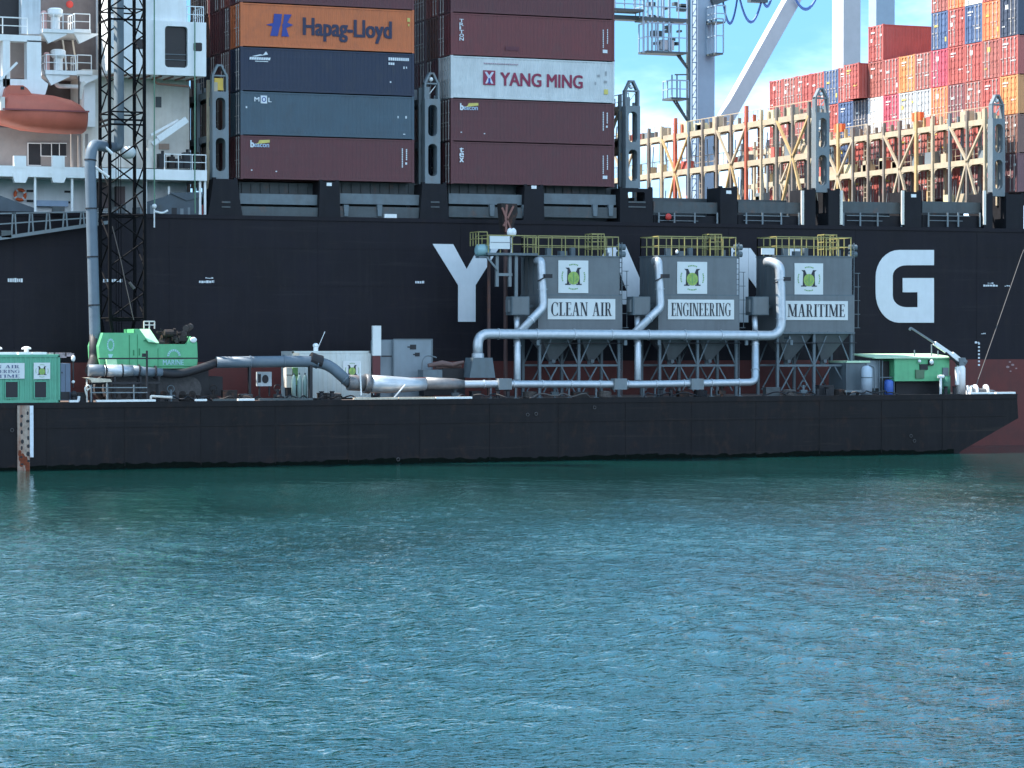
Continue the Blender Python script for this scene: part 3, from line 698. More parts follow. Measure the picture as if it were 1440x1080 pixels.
# round ended balconies with mushroom vents
for (a, c_, yb, th) in ((60, 128, 41, 5), (64, 130, 99, 6)):
    for (p0, p1, dy) in ((a, a+44, 0.8), (a+44, c_, 1.6)):
        m = MB(); zc = zw(yb+th, (p0+p1)/2, dy); zc1 = zw(yb, (p0+p1)/2, dy)
        X0, X1 = xw(p0, dy, yb), xw(p1, dy, yb)
        m.box(X0, X1, dy, 6.4, zc, zc1); m.poly([(X0, zc), (X0+1.6, zc), (X0+1.6, zc-0.1), (X0+.4, zc-0.7)], dy+.1, dy+.5); A(m, 'balcony', WHITE)
        m = MB(); rail(m, [(X0+.06, dy+1.9, zc1), (X0+.06, dy+.06, zc1), (X1-.06, dy+.06, zc1)], 1.0, 0.7, 0.028); A(m, 'railing', WHITE)
    vx, vz = xw(a+19, 1.6), zw(yb, a+19, 1.6)
    m = MB(); m.tube([(vx, 1.6, vz), (vx, 1.6, vz+0.85)], 0.3, 14); m.tube([(vx, 1.6, vz+.8), (vx, 1.6, vz+.95), (vx, 1.6, vz+1.25), (vx, 1.6, vz+1.35)], [.38, .5, .5, .36], 14); A(m, 'mushroom_vent', WHITE, False)
    m = MB(); m.tube([(vx-.75, 1.6, vz), (vx-.75, 1.6, vz+.9)], 0.2, 12); m.ball((vx-.75, 1.6, vz+.95), .22); A(m, 'life_raft_canister', M('raft_pink', (.55, .3, .27), .5))
m = MB(); m.tube(bend([V(78, 112, 2), V(80, 121, 2), V(112, 122, 2)], .3), 0.14); A(m, 'vent_pipe', WHITE)
m = MB(); m.beam(V(112, 140, 1), V(116, 116, 1), 0.22); m.beam(V(116, 116, 1), V(120, 119, 1), 0.2); A(m, 'davit_arm', CREAM)
m = MB(); m.pbox(118, 116, 134, 178, 2.2, 0.7); A(m, 'wall', WHITE)
m = MB()
for a, b in ((88, 70), (102, 84)): m.beam(V(a, 56, 5), V(a+6, 98, 5), 0.1)
A(m, 'inclined_ladder', CREAM)
m = MB(); m.ball(V(98, 6, 6), 0.25, 0.12, 0.25); A(m, 'deck_lamp', REDP)
# green lashing ropes hanging down past the wing
for a, lab in ((217, 'thin green rope hanging left of the tall wing window'), (274, 'thin green rope hanging right of the tall wing window')):
    m = MB(); m.tube([V(a, 30 if a > 250 else -20, -0.5), V(a, 250, -0.4), V(a+0.5, 300, -0.3)], 0.045, 6); o = m.build('boarding_rope', M('rope_green', (0.12, 0.22, 0.15), 0.8)); tag(o, lab, 'rope')


# lifeboat -----------------------------------------------------------
lb_ = thing('lifeboat', 'enclosed orange lifeboat hanging from the white davit frame', 'lifeboat', V(60, 186, 0.2))
def loft(sections):     # sections: x, list of (y,z)
    m = MB(); n = len(sections[0][1])
    for x, pr in sections: m.v += [(x, y, z) for y, z in pr]
    for i in range(len(sections)-1):
        for k in range(n-1): m.f.append((i*n+k, (i+1)*n+k, (i+1)*n+k+1, i*n+k+1))
    m.f.append(tuple(range(n))); m.f.append(tuple((len(sections)-1)*n+k for k in range(n-1, -1, -1)))
    return m
def lbx(px): return xw(px, 0.2, 160)
zg = zw(156, 60, -0.1); zk = zw(186, 60, 0.2); yc = 0.6
def hullsec(px, hb, zk_):
    return (lbx(px), [(yc-hb, zg), (yc-hb*.98, zg-0.45), (yc-hb*.8, zk_+0.3), (yc-hb*.35, zk_+.03), (yc, zk_), (yc+hb*.35, zk_+.03), (yc+hb*.8, zk_+.3), (yc+hb*.98, zg-.45), (yc+hb, zg)])
m = loft([hullsec(-6, .5, zg-.7), hullsec(2, .95, zg-.95), hullsec(14, 1.15, zg-1.05), hullsec(32, 1.25, zk+.1), hullsec(60, 1.3, zk), hullsec(95, 1.25, zk-.05), hullsec(117, 1.1, zk), hullsec(121, 1.0, zk+.15)])
m.build('boat_hull', LBOAT, lb_, True)
def topsec(px, hb, h):
    return (lbx(px), [(yc-hb, zg), (yc-hb*.98, zg+h*.35), (yc-hb*.8, zg+h*.75), (yc-hb*.45, zg+h*.97), (yc, zg+h), (yc+hb*.45, zg+h*.97), (yc+hb*.8, zg+h*.75), (yc+hb, zg)])
m = loft([topsec(2, .8, .35), topsec(7, .95, .95), topsec(12, 1.05, 1.18), topsec(45, 1.15, 1.15), topsec(75, 1.15, 1.05), topsec(100, 1.05, .8), topsec(113, .9, .5), topsec(119, .7, .2)])
m.build('canopy', LBOAT, lb_, True)
zc0 = zg+1.0
m = MB(); m.poly([PX(5, 138, 0), PX(8, 124, 0), PX(13, 120, 0), PX(32, 120, 0), PX(38, 124, 0), PX(46, 134, 0), PX(46, 140, 0)], yc-.65, yc+.65); m.build('conning_tower', LBOAT, lb_)
m = MB(); m.pbox(29, 121.5, 34, 126, yc-.68, 0.05); m.build('window', GLASSD, lb_)
m = MB(); m.box(lbx(0), lbx(121), yc-1.34, yc-1.2, zg-.05, zg+.05); m.build('fender_strip', M('lifeboat_dark', (.2, .05, .05), .6), lb_)
m = MB(); m.pbox(1, 136, 7, 155, yc-.98, .5); m.build('stern_hatch', CREAM, lb_)
for px in (10, 113): m = MB(); m.beam((lbx(px), yc, zg+(.9 if px < 50 else .5)), (lbx(px), yc, zg+2.4), 0.08); m.build('fall_hook', DARK, lb_)

# gangway stowed along the ship side -----------------------------------
gw = thing('gangway', 'grey accommodation ladder slung along the hull below the lifeboat', 'gangway', V(75, 325, -0.7))
m = MB()
for yy in (-0.9, -0.3): m.beam(V(-40, 341, yy), V(156, 312, yy), 0.22, 0.1)
m.build('stringer', BRG, gw)
m = MB()
for k in range(30): c = -38+k*6.4; m.beam(V(c, 341-(c+40)*.148, -0.9), V(c, 341-(c+40)*.148, -0.3), 0.16, 0.05)
m.build('tread', DECKG, gw)
m = MB()
for yy in (-0.9,):
    m.beam(V(-40, 301, yy), V(156, 297, yy), 0.09); m.beam(V(-40, 318, yy), V(156, 304, yy), 0.08)
m.build('handrail', BRG, gw)
for k in range(7):
    c = -8+k*24; m = MB()
    for d in (0, 7): m.beam(V(c+d, 336-(c+d)*.148, -.9), V(c+d-(2 if d else -2), 299, -.9), 0.09)
    m.build('baluster', BRG, gw)
m = MB(); m.pbox(2, 324, 16, 334, -0.95, .2); m.pbox(74, 290, 91, 300, -0.6, .3); m.build('platform_box', DECKG, gw)
m = MB(); m.tube([V(217, 320, -.5), V(217, 294, -.5)], 0.05, 6); m.ball(V(217, 290, -.5), .16); m.tube(bend([V(217, 297, -.5), V(228, 300, -.5), V(236, 296, -.5)], .2), .07); m.build('gangway_lamp', WHITE, gw)

# ================================================================== CONTAINERS
LEN, WID, HGT = 12.19, 2.44, 2.88
def corr_side(y, sgn):
    m = MB(); pitch = 0.278; n = int((LEN-0.36)/pitch); x = 0.18; d = 0.024
    pts = [(0.16, 0)]
    for k in range(n):
        a = x+k*pitch; pts += [(a+0.07, 0), (a+0.139, d), (a+0.21, d), (a+0.278, 0)]
    pts.append((LEN-0.16, 0))
    vs = []; fs = []
    for px_, dd in pts: vs += [(px_, y+sgn*(0.03+dd), 0.15), (px_, y+sgn*(0.03+dd), HGT-0.1)]
    for i in range(len(pts)-1):
        f = (2*i, 2*i+2, 2*i+3, 2*i+1); fs.append(f if sgn > 0 else f[::-1])
    return m.add(vs, fs)
def mk(name, mbx):
    me = mbx.mesh(name, WHITE); me.materials.clear(); me.materials.append(None); return me
fr = MB()
for x in (0, LEN-0.16):
    for y in (0, WID-0.16): fr.box(x, x+0.16, y, y+0.16, 0, HGT)
for y in (0.01, WID-0.07):
    fr.box(0.16, LEN-0.16, y, y+0.06, 0.02, 0.16); fr.box(0.16, LEN-0.16, y, y+0.06, HGT-0.11, HGT-0.02)
for x in (0.01, LEN-0.11):
    fr.box(x, x+0.1, 0.16, WID-0.16, 0.0, 0.16); fr.box(x, x+0.1, 0.16, WID-0.16, HGT-0.14, HGT-0.02)
for x in (-0.015, LEN-0.16):
    for y in (-0.012, WID-0.15):
        for z in (-0.015, HGT-0.1): fr.box(x, x+0.175, y, y+0.162, z, z+0.115)
ME_FRAME = mk('container_frame', fr)
ME_SIDE = mk('side_panel', corr_side(0, 1))
sh = corr_side(WID, -1); sh.box(0.1, LEN-0.1, 0.12, WID-0.12, HGT-0.08, HGT-0.03); sh.box(0.1, LEN-0.1, 0.1, WID-0.1, 0.1, 0.15)
sh.box(LEN-0.14, LEN-0.08, 0.16, WID-0.16, 0.16, HGT-0.14)
ME_SHELL = mk('shell', sh)
def door(y0, y1):
    m = MB(); m.box(0.04, 0.09, y0, y1, 0.17, HGT-0.15)
    n = 5
    for k in range(n):
        z = 0.28+k*0.5; m.box(0.018, 0.04, y0+0.08, y1-0.08, z, z+0.3)
    return m
def bars(y0, y1):
    m = MB()
    for f in (0.25, 0.75):
        y = y0+(y1-y0)*f; m.box(-0.035, 0.005, y-0.024, y+0.024, 0.05, HGT-0.05)
        for z in (0.12, 1.0, 1.9, HGT-0.2): m.box(-0.04, 0.02, y-0.07, y+0.07, z, z+0.08)
        m.box(-0.05, -0.02, y-0.02, y+0.3, 1.25, 1.3)
    return m
hm = WID/2
ME_DOOR = [mk('door', door(0.17, hm-0.01)), mk('door', door(hm+0.01, WID-0.17))]
ME_BARS = [mk('locking_bars', bars(0.17, hm-0.01)), mk('locking_bars', bars(hm+0.01, WID-0.17))]
ME_MARKS = []
for spots_ in ([(0.25, 0.55, 1.95, 2.12), (hm+.15, hm+.85, 2.25, 2.38), (hm+.55, hm+.9, 1.55, 1.85)], [(hm+.1, hm+.9, 2.3, 2.42), (hm+.3, hm+.9, 2.1, 2.17), (0.3, 0.85, 1.0, 1.1)], [(0.2, 0.5, 0.5, 0.85), (hm+.2, hm+.8, 1.75, 1.9)], [(hm+.12, hm+.5, 2.0, 2.35), (hm+.6, hm+.95, 0.7, 0.8)]):
    mk1 = MB()
    for a_, b_, c_, d_ in spots_: mk1.box(-0.006, 0.016, a_, b_, c_, d_)
    ME_MARKS.append(mk('door_marking', mk1))
def child(me, name, mat, parent):
    o = bpy.data.objects.new(name, me); COL.objects.link(o); o.parent = parent
    if name == 'door_marking': o['kind'] = 'stuff'
    o.material_slots[0].link = 'OBJECT'; o.material_slots[0].material = mat
    ROOT[o.name] = ROOT[parent.name] if parent.name in ROOT else Vector((0, 0, 0))
    return o
CC = {
 'maroon': (0.142, 0.037, 0.043), 'red-brown': (0.20, 0.045, 0.048), 'red': (0.42, 0.07, 0.05), 'brick red': (0.36, 0.09, 0.065),
 'orange': (0.80, 0.20, 0.06), 'dark blue': (0.014, 0.027, 0.064), 'blue': (0.05, 0.10, 0.22), 'slate blue': (0.075, 0.125, 0.165),
 'white': (0.85, 0.86, 0.85), 'pale grey': (0.45, 0.46, 0.46), 'crimson': (0.50, 0.05, 0.09), 'bright orange': (0.66, 0.25, 0.07), 'rust brown': (0.20, 0.075, 0.05)}
def cmat(c, lightened=False):  # lightened paint carries both fading and the sun's glare on the right block
    col = tuple((k*.85+.045 if lightened else k*.62) for k in CC[c]); return M(('faded_' if lightened else 'container_')+c.replace(' ', '_').replace('-', '_'), col, 0.5, var=0.12, scale=0.9, streak=0.35, streakcol=tuple(k*0.62+0.012 for k in col), rust=0.4, rustcol=tuple(k*.55+.02 for k in col), scuff=(0.35, tuple(k*1.25+.012 for k in col)), bump=0.25, bscale=1.6)
BARM = M('bar_steel', (0.42, 0.38, 0.35), 0.5, var=0.2)
def container(x, y, z, colour, label, detail=True, group=None, lightened=False):
    t = thing('shipping_container', label, 'container', (x, y, z), group)
    mt = cmat(colour, lightened)
    child(ME_FRAME, 'frame', mt, t); child(ME_SIDE, 'side_panel', mt, t); child(ME_SHELL, 'shell', mt, t)
    for i in (0, 1):
        d = child(ME_DOOR[i], 'door', mt, t)
        child(ME_BARS[i], 'locking_bars', BARM if random.random() < 0.5 else mt, d)
    if detail:
        child(random.choice(ME_MARKS), 'door_marking', M('marking_white', (.6, .6, .58), .6) if random.random() < .8 else M('marking_yellow', (.6, .45, .1), .6), t)
    return t
ORD = ['first', 'second', 'third', 'fourth', 'fifth', 'sixth', 'seventh', 'eighth', 'ninth', 'tenth', 'eleventh', 'twelfth', 'thirteenth', 'fourteenth', 'fifteenth', 'sixteenth']

def bold_text(parent, txt, x0, x1, z0, z1, mat, bold=0.02, shear=0.0, name='lettering'):
    m = text_mb(txt, x0, x1, z0, z1, -0.006, bold=bold)
    return m.build(name, mat, parent, local=True)
def marks(parent, spots, mat):
    m = MB()
    for a, b, c_, d in spots: m.box(a, c_, -0.007, 0.004, b, d)
    return m.build('marking', mat, parent, local=True)
MARKW = M('mark_white', (0.62, 0.64, 0.66), 0.6)
MARKY = M('mark_yellow', (0.55, 0.45, 0.12), 0.6)
near = {}
S1, S2 = -19.28, -4.42
cols1 = ['maroon', 'slate blue', 'dark blue', 'orange', 'maroon', 'red-brown']
cols2 = ['maroon', 'maroon', 'white', 'red-brown', 'maroon', 'maroon']
txt1 = ['dark maroon container, lowest of the left stack beside the accommodation', 'slate blue container with small white square logo in the left stack', 'dark blue container with white wordmarks in the left stack', 'orange container with large blue lettering and blue bird logo', 'maroon container cut by the top edge above the orange container', 'red-brown container on top of the left stack']
txt2 = ['dark maroon container with upright white name, lowest of the middle stack', 'maroon container with yellow and white logo under the white container', 'white container with dark red lettering in the middle stack', 'maroon container with upright white name above the white container', 'maroon container cut by the top edge of the middle stack']
pal = ['maroon', 'rust brown', 'red-brown', 'dark blue', 'slate blue', 'maroon', 'brick red']
for si, (sx, cols, tx) in enumerate(((S1, cols1, txt1), (S2, cols2, txt2))):
    for r in range(5):
        for t in range(6-si):
            z = ZC+0.02+t*TIER
            if r == 0: near[(si, t)] = container(sx, 0.15, z, cols[t], tx[t], detail=False)
            else:
                c = random.choice(pal)
                container(sx, 0.15+2.5*r, z, c, f'{c} container, {ORD[t]} tier up, {ORD[r]} row behind the front of the {["left", "middle"][si]} stack', detail=False, group='containers behind the front row')
# lettering on the near row
c = near[(0, 3)]; NAVY = M('navy_ink', (0.012, 0.014, 0.045), 0.5)
bold_text(c, 'Hapag-Lloyd', 4.35, 10.55, 0.55, 2.05, NAVY, 0.02)
BLUEI = M('logo_blue', (0.02, 0.04, 0.22), 0.5); m = MB()
lg = [[(.16, .02), (.44, .02), (.50, .36), (.24, .44)], [(.24, .44), (.50, .36), (.54, .50), (.0, .50)], [(.0, .50), (.54, .50), (.56, .60), (.27, .60)], [(.27, .60), (.56, .60), (.60, 1.0), (.30, 1.0)],
      [(.58, .02), (.86, .02), (.76, .40), (.62, .44)], [(.62, .44), (.76, .40), (1.02, .54), (.60, .54)], [(.60, .54), (1.02, .54), (.80, .64), (.64, .60)], [(.64, .60), (.80, .64), (.96, 1.0), (.68, 1.0)]]
for i, p in enumerate(lg): m.poly([(1.75+a*1.85, 0.72+b*1.5) for a, b in p], -0.012-0.001*i, 0.002)
m.build('logo', BLUEI, c, local=True)
marks(c, [(11.7, 2.1, 11.9, 2.35), (11.75, 1.8, 11.85, 1.95)], MARKY)
c = near[(0, 2)]
m = MB()
for k in range(9): m.poly([(0.6+k*.16, 2.05), (0.74+k*.16, 2.05), (0.78+k*.16, 2.22), (0.64+k*.16, 2.22)], -.01, .003)
m.poly([(1.1, 2.27), (1.9, 2.42), (1.75, 2.62), (1.55, 2.4)], -.01, .003); m.poly([(.75, 2.27), (1.1, 2.27), (1.5, 2.4), (1.35, 2.42)], -.012, .003); m.poly([(1.0, 1.93), (1.9, 1.93), (1.9, 1.98), (1.0, 1.98)], -.01, .003)
m.build('logo', MARKW, c, local=True)
mm = []; k = 10.35
while k < 11.85: mm.append((k, 2.36, k+.12, 2.56)); k += .15
k = 10.35
while k < 10.8: mm.append((k, 2.06, k+.12, 2.22)); k += .15
mm += [(11.42, 1.82, 11.5, 1.98), (11.6, 1.85, 11.68, 1.98), (10.45, .85, 10.55, .95)]
marks(c, mm, MARKW)
c = near[(0, 1)]
bold_text(c, 'M', .95, 1.28, 2.22, 2.5, MARKW, .03); bold_text(c, 'L', 1.92, 2.12, 2.2, 2.48, MARKW, .03); marks(c, [(1.38, 2.1, 1.82, 2.62)], MARKW)
m = text_mb('O', 1.46, 1.74, 2.2, 2.52, -0.011, bold=.02); m.build('lettering', BLUEI, c, local=True)
marks(c, [(.35, 1.75, .45, 1.88), (11.0, 1.4, 11.07, 1.55), (11.55, 1.4, 11.66, 1.56), (11.4, .3, 11.55, .36)], MARKW)
for key in ((0, 0), (1, 1)):
    c = near[key]
    m = MB(); m.poly([(.95, 2.3), (2.0, 2.44), (2.0, 2.62), (1.3, 2.58), (1.2, 2.4)], -.008, .003); m.build('logo', MARKY, c, local=True)
    bold_text(c, 'b', .68, .9, 2.1, 2.55, MARKW, .03); bold_text(c, 'eacon', .92, 1.95, 2.12, 2.34, M('mark_bluewhite', (.4, .5, .62), .6), .02)
    mm = []
    for k in range(11): mm.append((11.3, 1.0+k*.12, 11.38, 1.09+k*.12))
    for k in range(6): mm.append((11.6, 1.5+k*.13, 11.68, 1.6+k*.13))
    mm += [(11.55, 1.2, 11.68, 1.35), (.7, .55, .8, .62), (2.4, .5, 2.5, .57)]
    marks(c, mm, MARKW)
for key, word in (((1, 0), 'tex'), ((1, 3), 'TRITON')):
    c = near[key]
    # upright letters stacked one above the other
    zt0 = 2.45; hh = 0.34 if word == 'tex' else 0.25
    m = MB()
    for i, ch in enumerate(word):
        g_ = text_mb(ch, .62, .62+(.1 if ch == 'I' else .3), zt0-(i+1)*hh+.04, zt0-i*hh, -0.008, bold=.03); m.add(g_.v, g_.f)
    m.build('lettering', MARKW, c, local=True)
    mm = []
    for k in range(10): mm.append((11.3, .9+k*.13, 11.37, 1.0+k*.13))
    for k in range(7): mm.append((11.62, 1.2+k*.15, 11.69, 1.31+k*.15))
    mm.append((11.3, .55, 11.65, .78)); marks(c, mm, MARKW)
c = near[(1, 2)]; WINE = M('wine_ink', (0.22, 0.015, 0.05), 0.5)
bold_text(c, 'YANG MING', 3.65, 9.75, .95, 1.85, WINE, .022)
m = MB(); m.box(2.35, 3.25, -.008, .003, .95, 1.95); m.build('logo', WINE, c, local=True)
m = MB(); m.poly([(2.45, 1.85), (2.62, 1.85), (2.8, 1.6), (2.98, 1.85), (3.15, 1.85), (2.9, 1.45), (3.1, 1.05), (2.95, 1.05), (2.8, 1.3), (2.65, 1.05), (2.5, 1.05), (2.7, 1.45)], -.013, -.006); m.build('logo', M('logo_pale', (.5, .52, .6), .5), c, local=True)
m = MB(); m.box(2.73, 2.87, -.016, -.010, 1.05, 1.42); m.build('logo', BLUEI, c, local=True)
k = 2.4; mm = []
while k < 4.9: mm.append((k, 2.38, k+.13, 2.46)); k += .16
marks(c, mm, M('faded_ink', (.35, .25, .28), .6))
marks(c, [(11.4, .6, 11.7, .95)], MARKY)
marks(c, [(10.9, 1.8, 11.1, 1.95), (11.5, 1.9, 11.6, 2.2), (11.4, 1.4, 11.62, 1.55), (10.7, 1.25, 10.8, 1.45)], M('faded_grey', (.3, .3, .3), .6))
marks(near[(1, 3)], [(4.0, .45, 5.0, .72)], M('dirty_patch', (.10, .03, .04), .7))

# the tall block behind the farther lashing bridge: doors face the sun
XB, ZB = 40.57, 18.8
grid = {  # row from the near side -> colours by tier
 0: ['maroon', 'rust brown', 'bright orange', 'red', 'dark blue', 'blue', 'red'], 1: ['red', 'red-brown', 'red', 'brick red', 'orange', 'red', 'red'],
 2: ['red-brown', 'red', 'brick red', 'red', 'blue', 'white', 'red'], 3: ['red', 'brick red', 'red-brown', 'red', 'red', 'orange', 'red'],
 4: ['red-brown', 'brick red', 'orange', 'crimson', 'blue', 'brick red', 'red'], 5: ['red', 'brick red', 'pale grey', 'brick red'],
 6: ['red-brown', 'red', 'pale grey', 'bright orange'], 7: ['brick red', 'red', 'crimson', 'red'], 8: ['red', 'red-brown', 'white', 'brick red', 'red'],
 9: ['red-brown', 'red', 'dark blue', 'red'], 10: ['red', 'blue', 'blue', 'red'], 11: ['red', 'slate blue', 'red', 'blue'],
 12: ['red', 'brick red', 'slate blue', 'red'], 13: ['red', 'red', 'brick red', 'red'], 14: ['red-brown', 'red', 'brick red', 'brick red'], 15: ['red', 'red', 'red', 'red']}
for r, cl in grid.items():
    for t, cc in enumerate(cl):
        x = XB-(0.85 if (r == 9 and t == 3) else 0)
        extra = ', standing proud' if (r == 9 and t == 3) else ''
        container(x, 0.15+2.5*r, ZB+t*TIER, cc, f'{cc} container in right block, {ORD[r]} column from near side, {ORD[t]} tier up{extra}', group='containers in the block at the right', lightened=True)

# ================================================================== BARGE
YF, YB, ZD = -10.5, -1.6, 3.98
bxl, bxr = -75.0, xw(1430, YF, 556)
barge = thing('deck_barge', 'long low black work barge moored along the ship with a raked bow', 'barge', (-5, -6, 0))
xr1 = xw(1432, YF, 585); xr2 = xw(1352, YF, 634)
m = MB(); m.poly([(bxl, -2.2), (xr2-3.2, -2.2), (xr2, zw(634, 1352, YF)), (xr1, zw(588, 1432, YF)), (bxr, ZD), (bxl, ZD)], YF, YB); bh = m.build('barge_hull', BARGEB, barge)
m = MB(); m.box(bxl, bxr-0.02, YF+0.02, YB-0.02, ZD, ZD+0.02); m.build('deck', DECKB, barge)
m = MB(); m.box(bxl, bxr, YF-0.06, YF-0.002, ZD-0.28, ZD+0.06); m.box(bxl, bxr-1.0, YF-0.04, YF-0.002, ZD-1.5, ZD-1.38); m.build('rubbing_strake', BARGEB, bh)
m = MB()
for k in range(22): x = bxl+2+k*4.8; m.box(x, x+0.04, YF-0.025, YF-0.003, 0.1, ZD-0.3)
m.build('plate_seam', BARGEB, bh)
# ragged wet weed line
random.seed(5)
xx_ = bxl
WEED = M('weed', (0.0035, 0.006, 0.0045), 0.9, var=.5, scale=4, spec=0.05)
m = MB(); top = []; x = bxl
while x < xr2-.4: top.append((x, 0.16+random.uniform(0, .16)+.05*math.sin(x*.4))); x += random.uniform(.15, .5)
for i in range(len(top)-1): m.add([(top[i][0], YF-.012, -.8), (top[i+1][0], YF-.012, -.8), (top[i+1][0], YF-.012, top[i+1][1]), (top[i][0], YF-.012, top[i][1])], [(0, 1, 2, 3)])
m.build('weed_line', WEED, bh)['kind'] = 'stuff'
# rusty boarding strip with step holes
sx0, sx1 = xw(24, YF, 600), xw(41, YF, 600)
m = MB(); m.box(sx0, sx1, YF-0.16, YF-0.004, -0.5, ZD-0.1); st = m.build('boarding_strip', RUST, barge)
m = MB(); m.box(sx1+0.002, xw(46, YF, 600), YF-0.22, YF-0.004, 0.75, ZD-0.12); m.build('boarding_rail', M('chalk_white', (.62, .64, .68), .7, var=.15, rust=.5), barge)
random.seed(17)
m = MB()
for k in range(7):
    z = 0.3+k*0.48
    for fx in (0.34, 0.86): m.ball((sx0+(sx1-sx0)*(fx+random.uniform(-.05, .05)), YF-0.16, z+(0.2 if fx > .5 else 0)+random.uniform(-.06, .06)), random.uniform(.06, .12), 0.02, random.uniform(.07, .15), 8, 6)
m.build('step_hole', DARK, st)
for k in range(9):      # heavy rust scabs, thickest towards the splash zone
    cx_, cz_ = sx0+(sx1-sx0)*random.uniform(.15, .85), 0.15+1.5*random.random()**1.8; m = MB()
    ww = random.uniform(.1, .2); m.poly([(min(sx1-.01, max(sx0+.01, cx_+ww*random.uniform(.6, 1.2)*math.cos(R(a)))), cz_+ww*random.uniform(1.2, 2.4)*math.sin(R(a))) for a in range(0, 360, 30)], YF-.166-.001*k, YF-.15); m.build('rust_scab', M('rust_scab', (.15, .032, .012), .9, var=.4, scale=6), st)
# eyes, rings and marks on the side
for px, py in ((742, 583), (754, 582), (836, 573), (1281, 613), (1286, 620), (560, 646), (17, 605)):
    m = MB(); c = V(px, py, YF-0.04); ring = [(c[0]+.1*math.cos(R(30*k)), c[1], c[2]+.1*math.sin(R(30*k))) for k in range(13)]
    m.tube(ring, 0.03, 6, False); m.build('mooring_ring', M('worn_steel', (.05, .045, .045), .7), bh)
# raised planks and steel bars along the deck edge
for a, b, py, mt in ((136, 219, 566.5, WHITE), (275, 291, 566, WHITE), (335, 358, 565, WHITE), (498, 560, 564.5, TIMBER), (561, 612, 564, TIMBER), (613, 664, 563.5, WHITE), (98, 110, 567, WHITE), (1365, 1398, 557, WHITE), (1401, 1428, 556, WHITE), (300, 333, 565.5, DECKG), (365, 440, 565, DECKG)):
    m = MB(); x0, x1 = xw(a, YF-.03, py), xw(b, YF-.03, py); m.box(x0, x1, YF-0.05, YF+0.25, ZD+0.065, ZD+0.19); 
    o = m.build('plank', mt, barge)
    if mt is TIMBER: o['label'] = 'sun-bleached timber plank'
# bollards
for px in (452, 700, 930, 1150, 1330):
    m = MB(); x = xw(px, YF+.8)
    for d in (0, .7): m.tube([(x+d, YF+.8, ZD+.02), (x+d, YF+.8, ZD+.5), (x+d, YF+.8, ZD+.6)], [.13, .13, .18], 10)
    m.box(x-.3, x+1.0, YF+.55, YF+1.05, ZD+.02, ZD+.07); m.build('bollard', DARK, barge)

# ------------------------------------------------------------------ emblem and boards used on the plant
def emblem(parent, x0, x1, z0, z1, y, board=True):
    w_, h_ = x1-x0, z1-z0
    P = lambda a, b: (x0+a*w_, z0+b*h_)
    if board:
        m = MB(); m.box(x0, x1, y-0.05, y, z0, z1); bd = m.build('emblem_board', SIGNW, parent)
    else: bd = parent
    yy = y-0.055
    m = MB()
    for i, pl in enumerate(([(.28, .25), (.36, .25), (.36, .73), (.30, .73)], [(.23, .78), (.36, .78), (.50, .48), (.46, .42), (.31, .71)], [(.77, .78), (.64, .78), (.50, .48), (.54, .42), (.69, .71)], [(.64, .25), (.72, .25), (.70, .73), (.64, .73)], [(.22, .25), (.41, .25), (.40, .29), (.23, .29)], [(.59, .25), (.78, .25), (.77, .29), (.60, .29)])):
        m.poly([P(a, b) for a, b in pl], yy-.004-.0015*i, yy)
    m.build('emblem_letter', SIGNK, bd)
    m = MB(); m.poly([P(.5+.19*math.cos(R(a))*(1 if math.sin(R(a)) < .5 else .98), .46+.20*math.sin(R(a))) for a in range(0, 360, 15)], yy-.020, yy-.014); m.build('emblem_globe', SIGNG, bd)
    m = MB(); m.poly([P(.475, .34), P(.5, .28), P(.525, .34), P(.525, .62), P(.475, .62)], yy-.026, yy-.021); m.poly([P(.36, .42), P(.44, .33), P(.44, .38), P(.37, .47)], yy-.025, yy-.021); m.poly([P(.64, .42), P(.56, .33), P(.56, .38), P(.63, .47)], yy-.025, yy-.021); m.build('emblem_leaf', SIGNGD, bd)
    m = MB()
    for c0 in (90, 180, 270, 0):
        for k in range(6):
            a0 = c0-24+k*8; p = []
            for a, r_ in ((a0, .36), (a0+5.5, .36), (a0+5.5, .40), (a0, .40)): p.append(P(.5+r_*math.cos(R(a)), .5+r_*1.0*math.sin(R(a))))
            m.poly(p, yy-.004, yy)
    m.build('emblem_motto', SIGNGD, bd)
    return bd

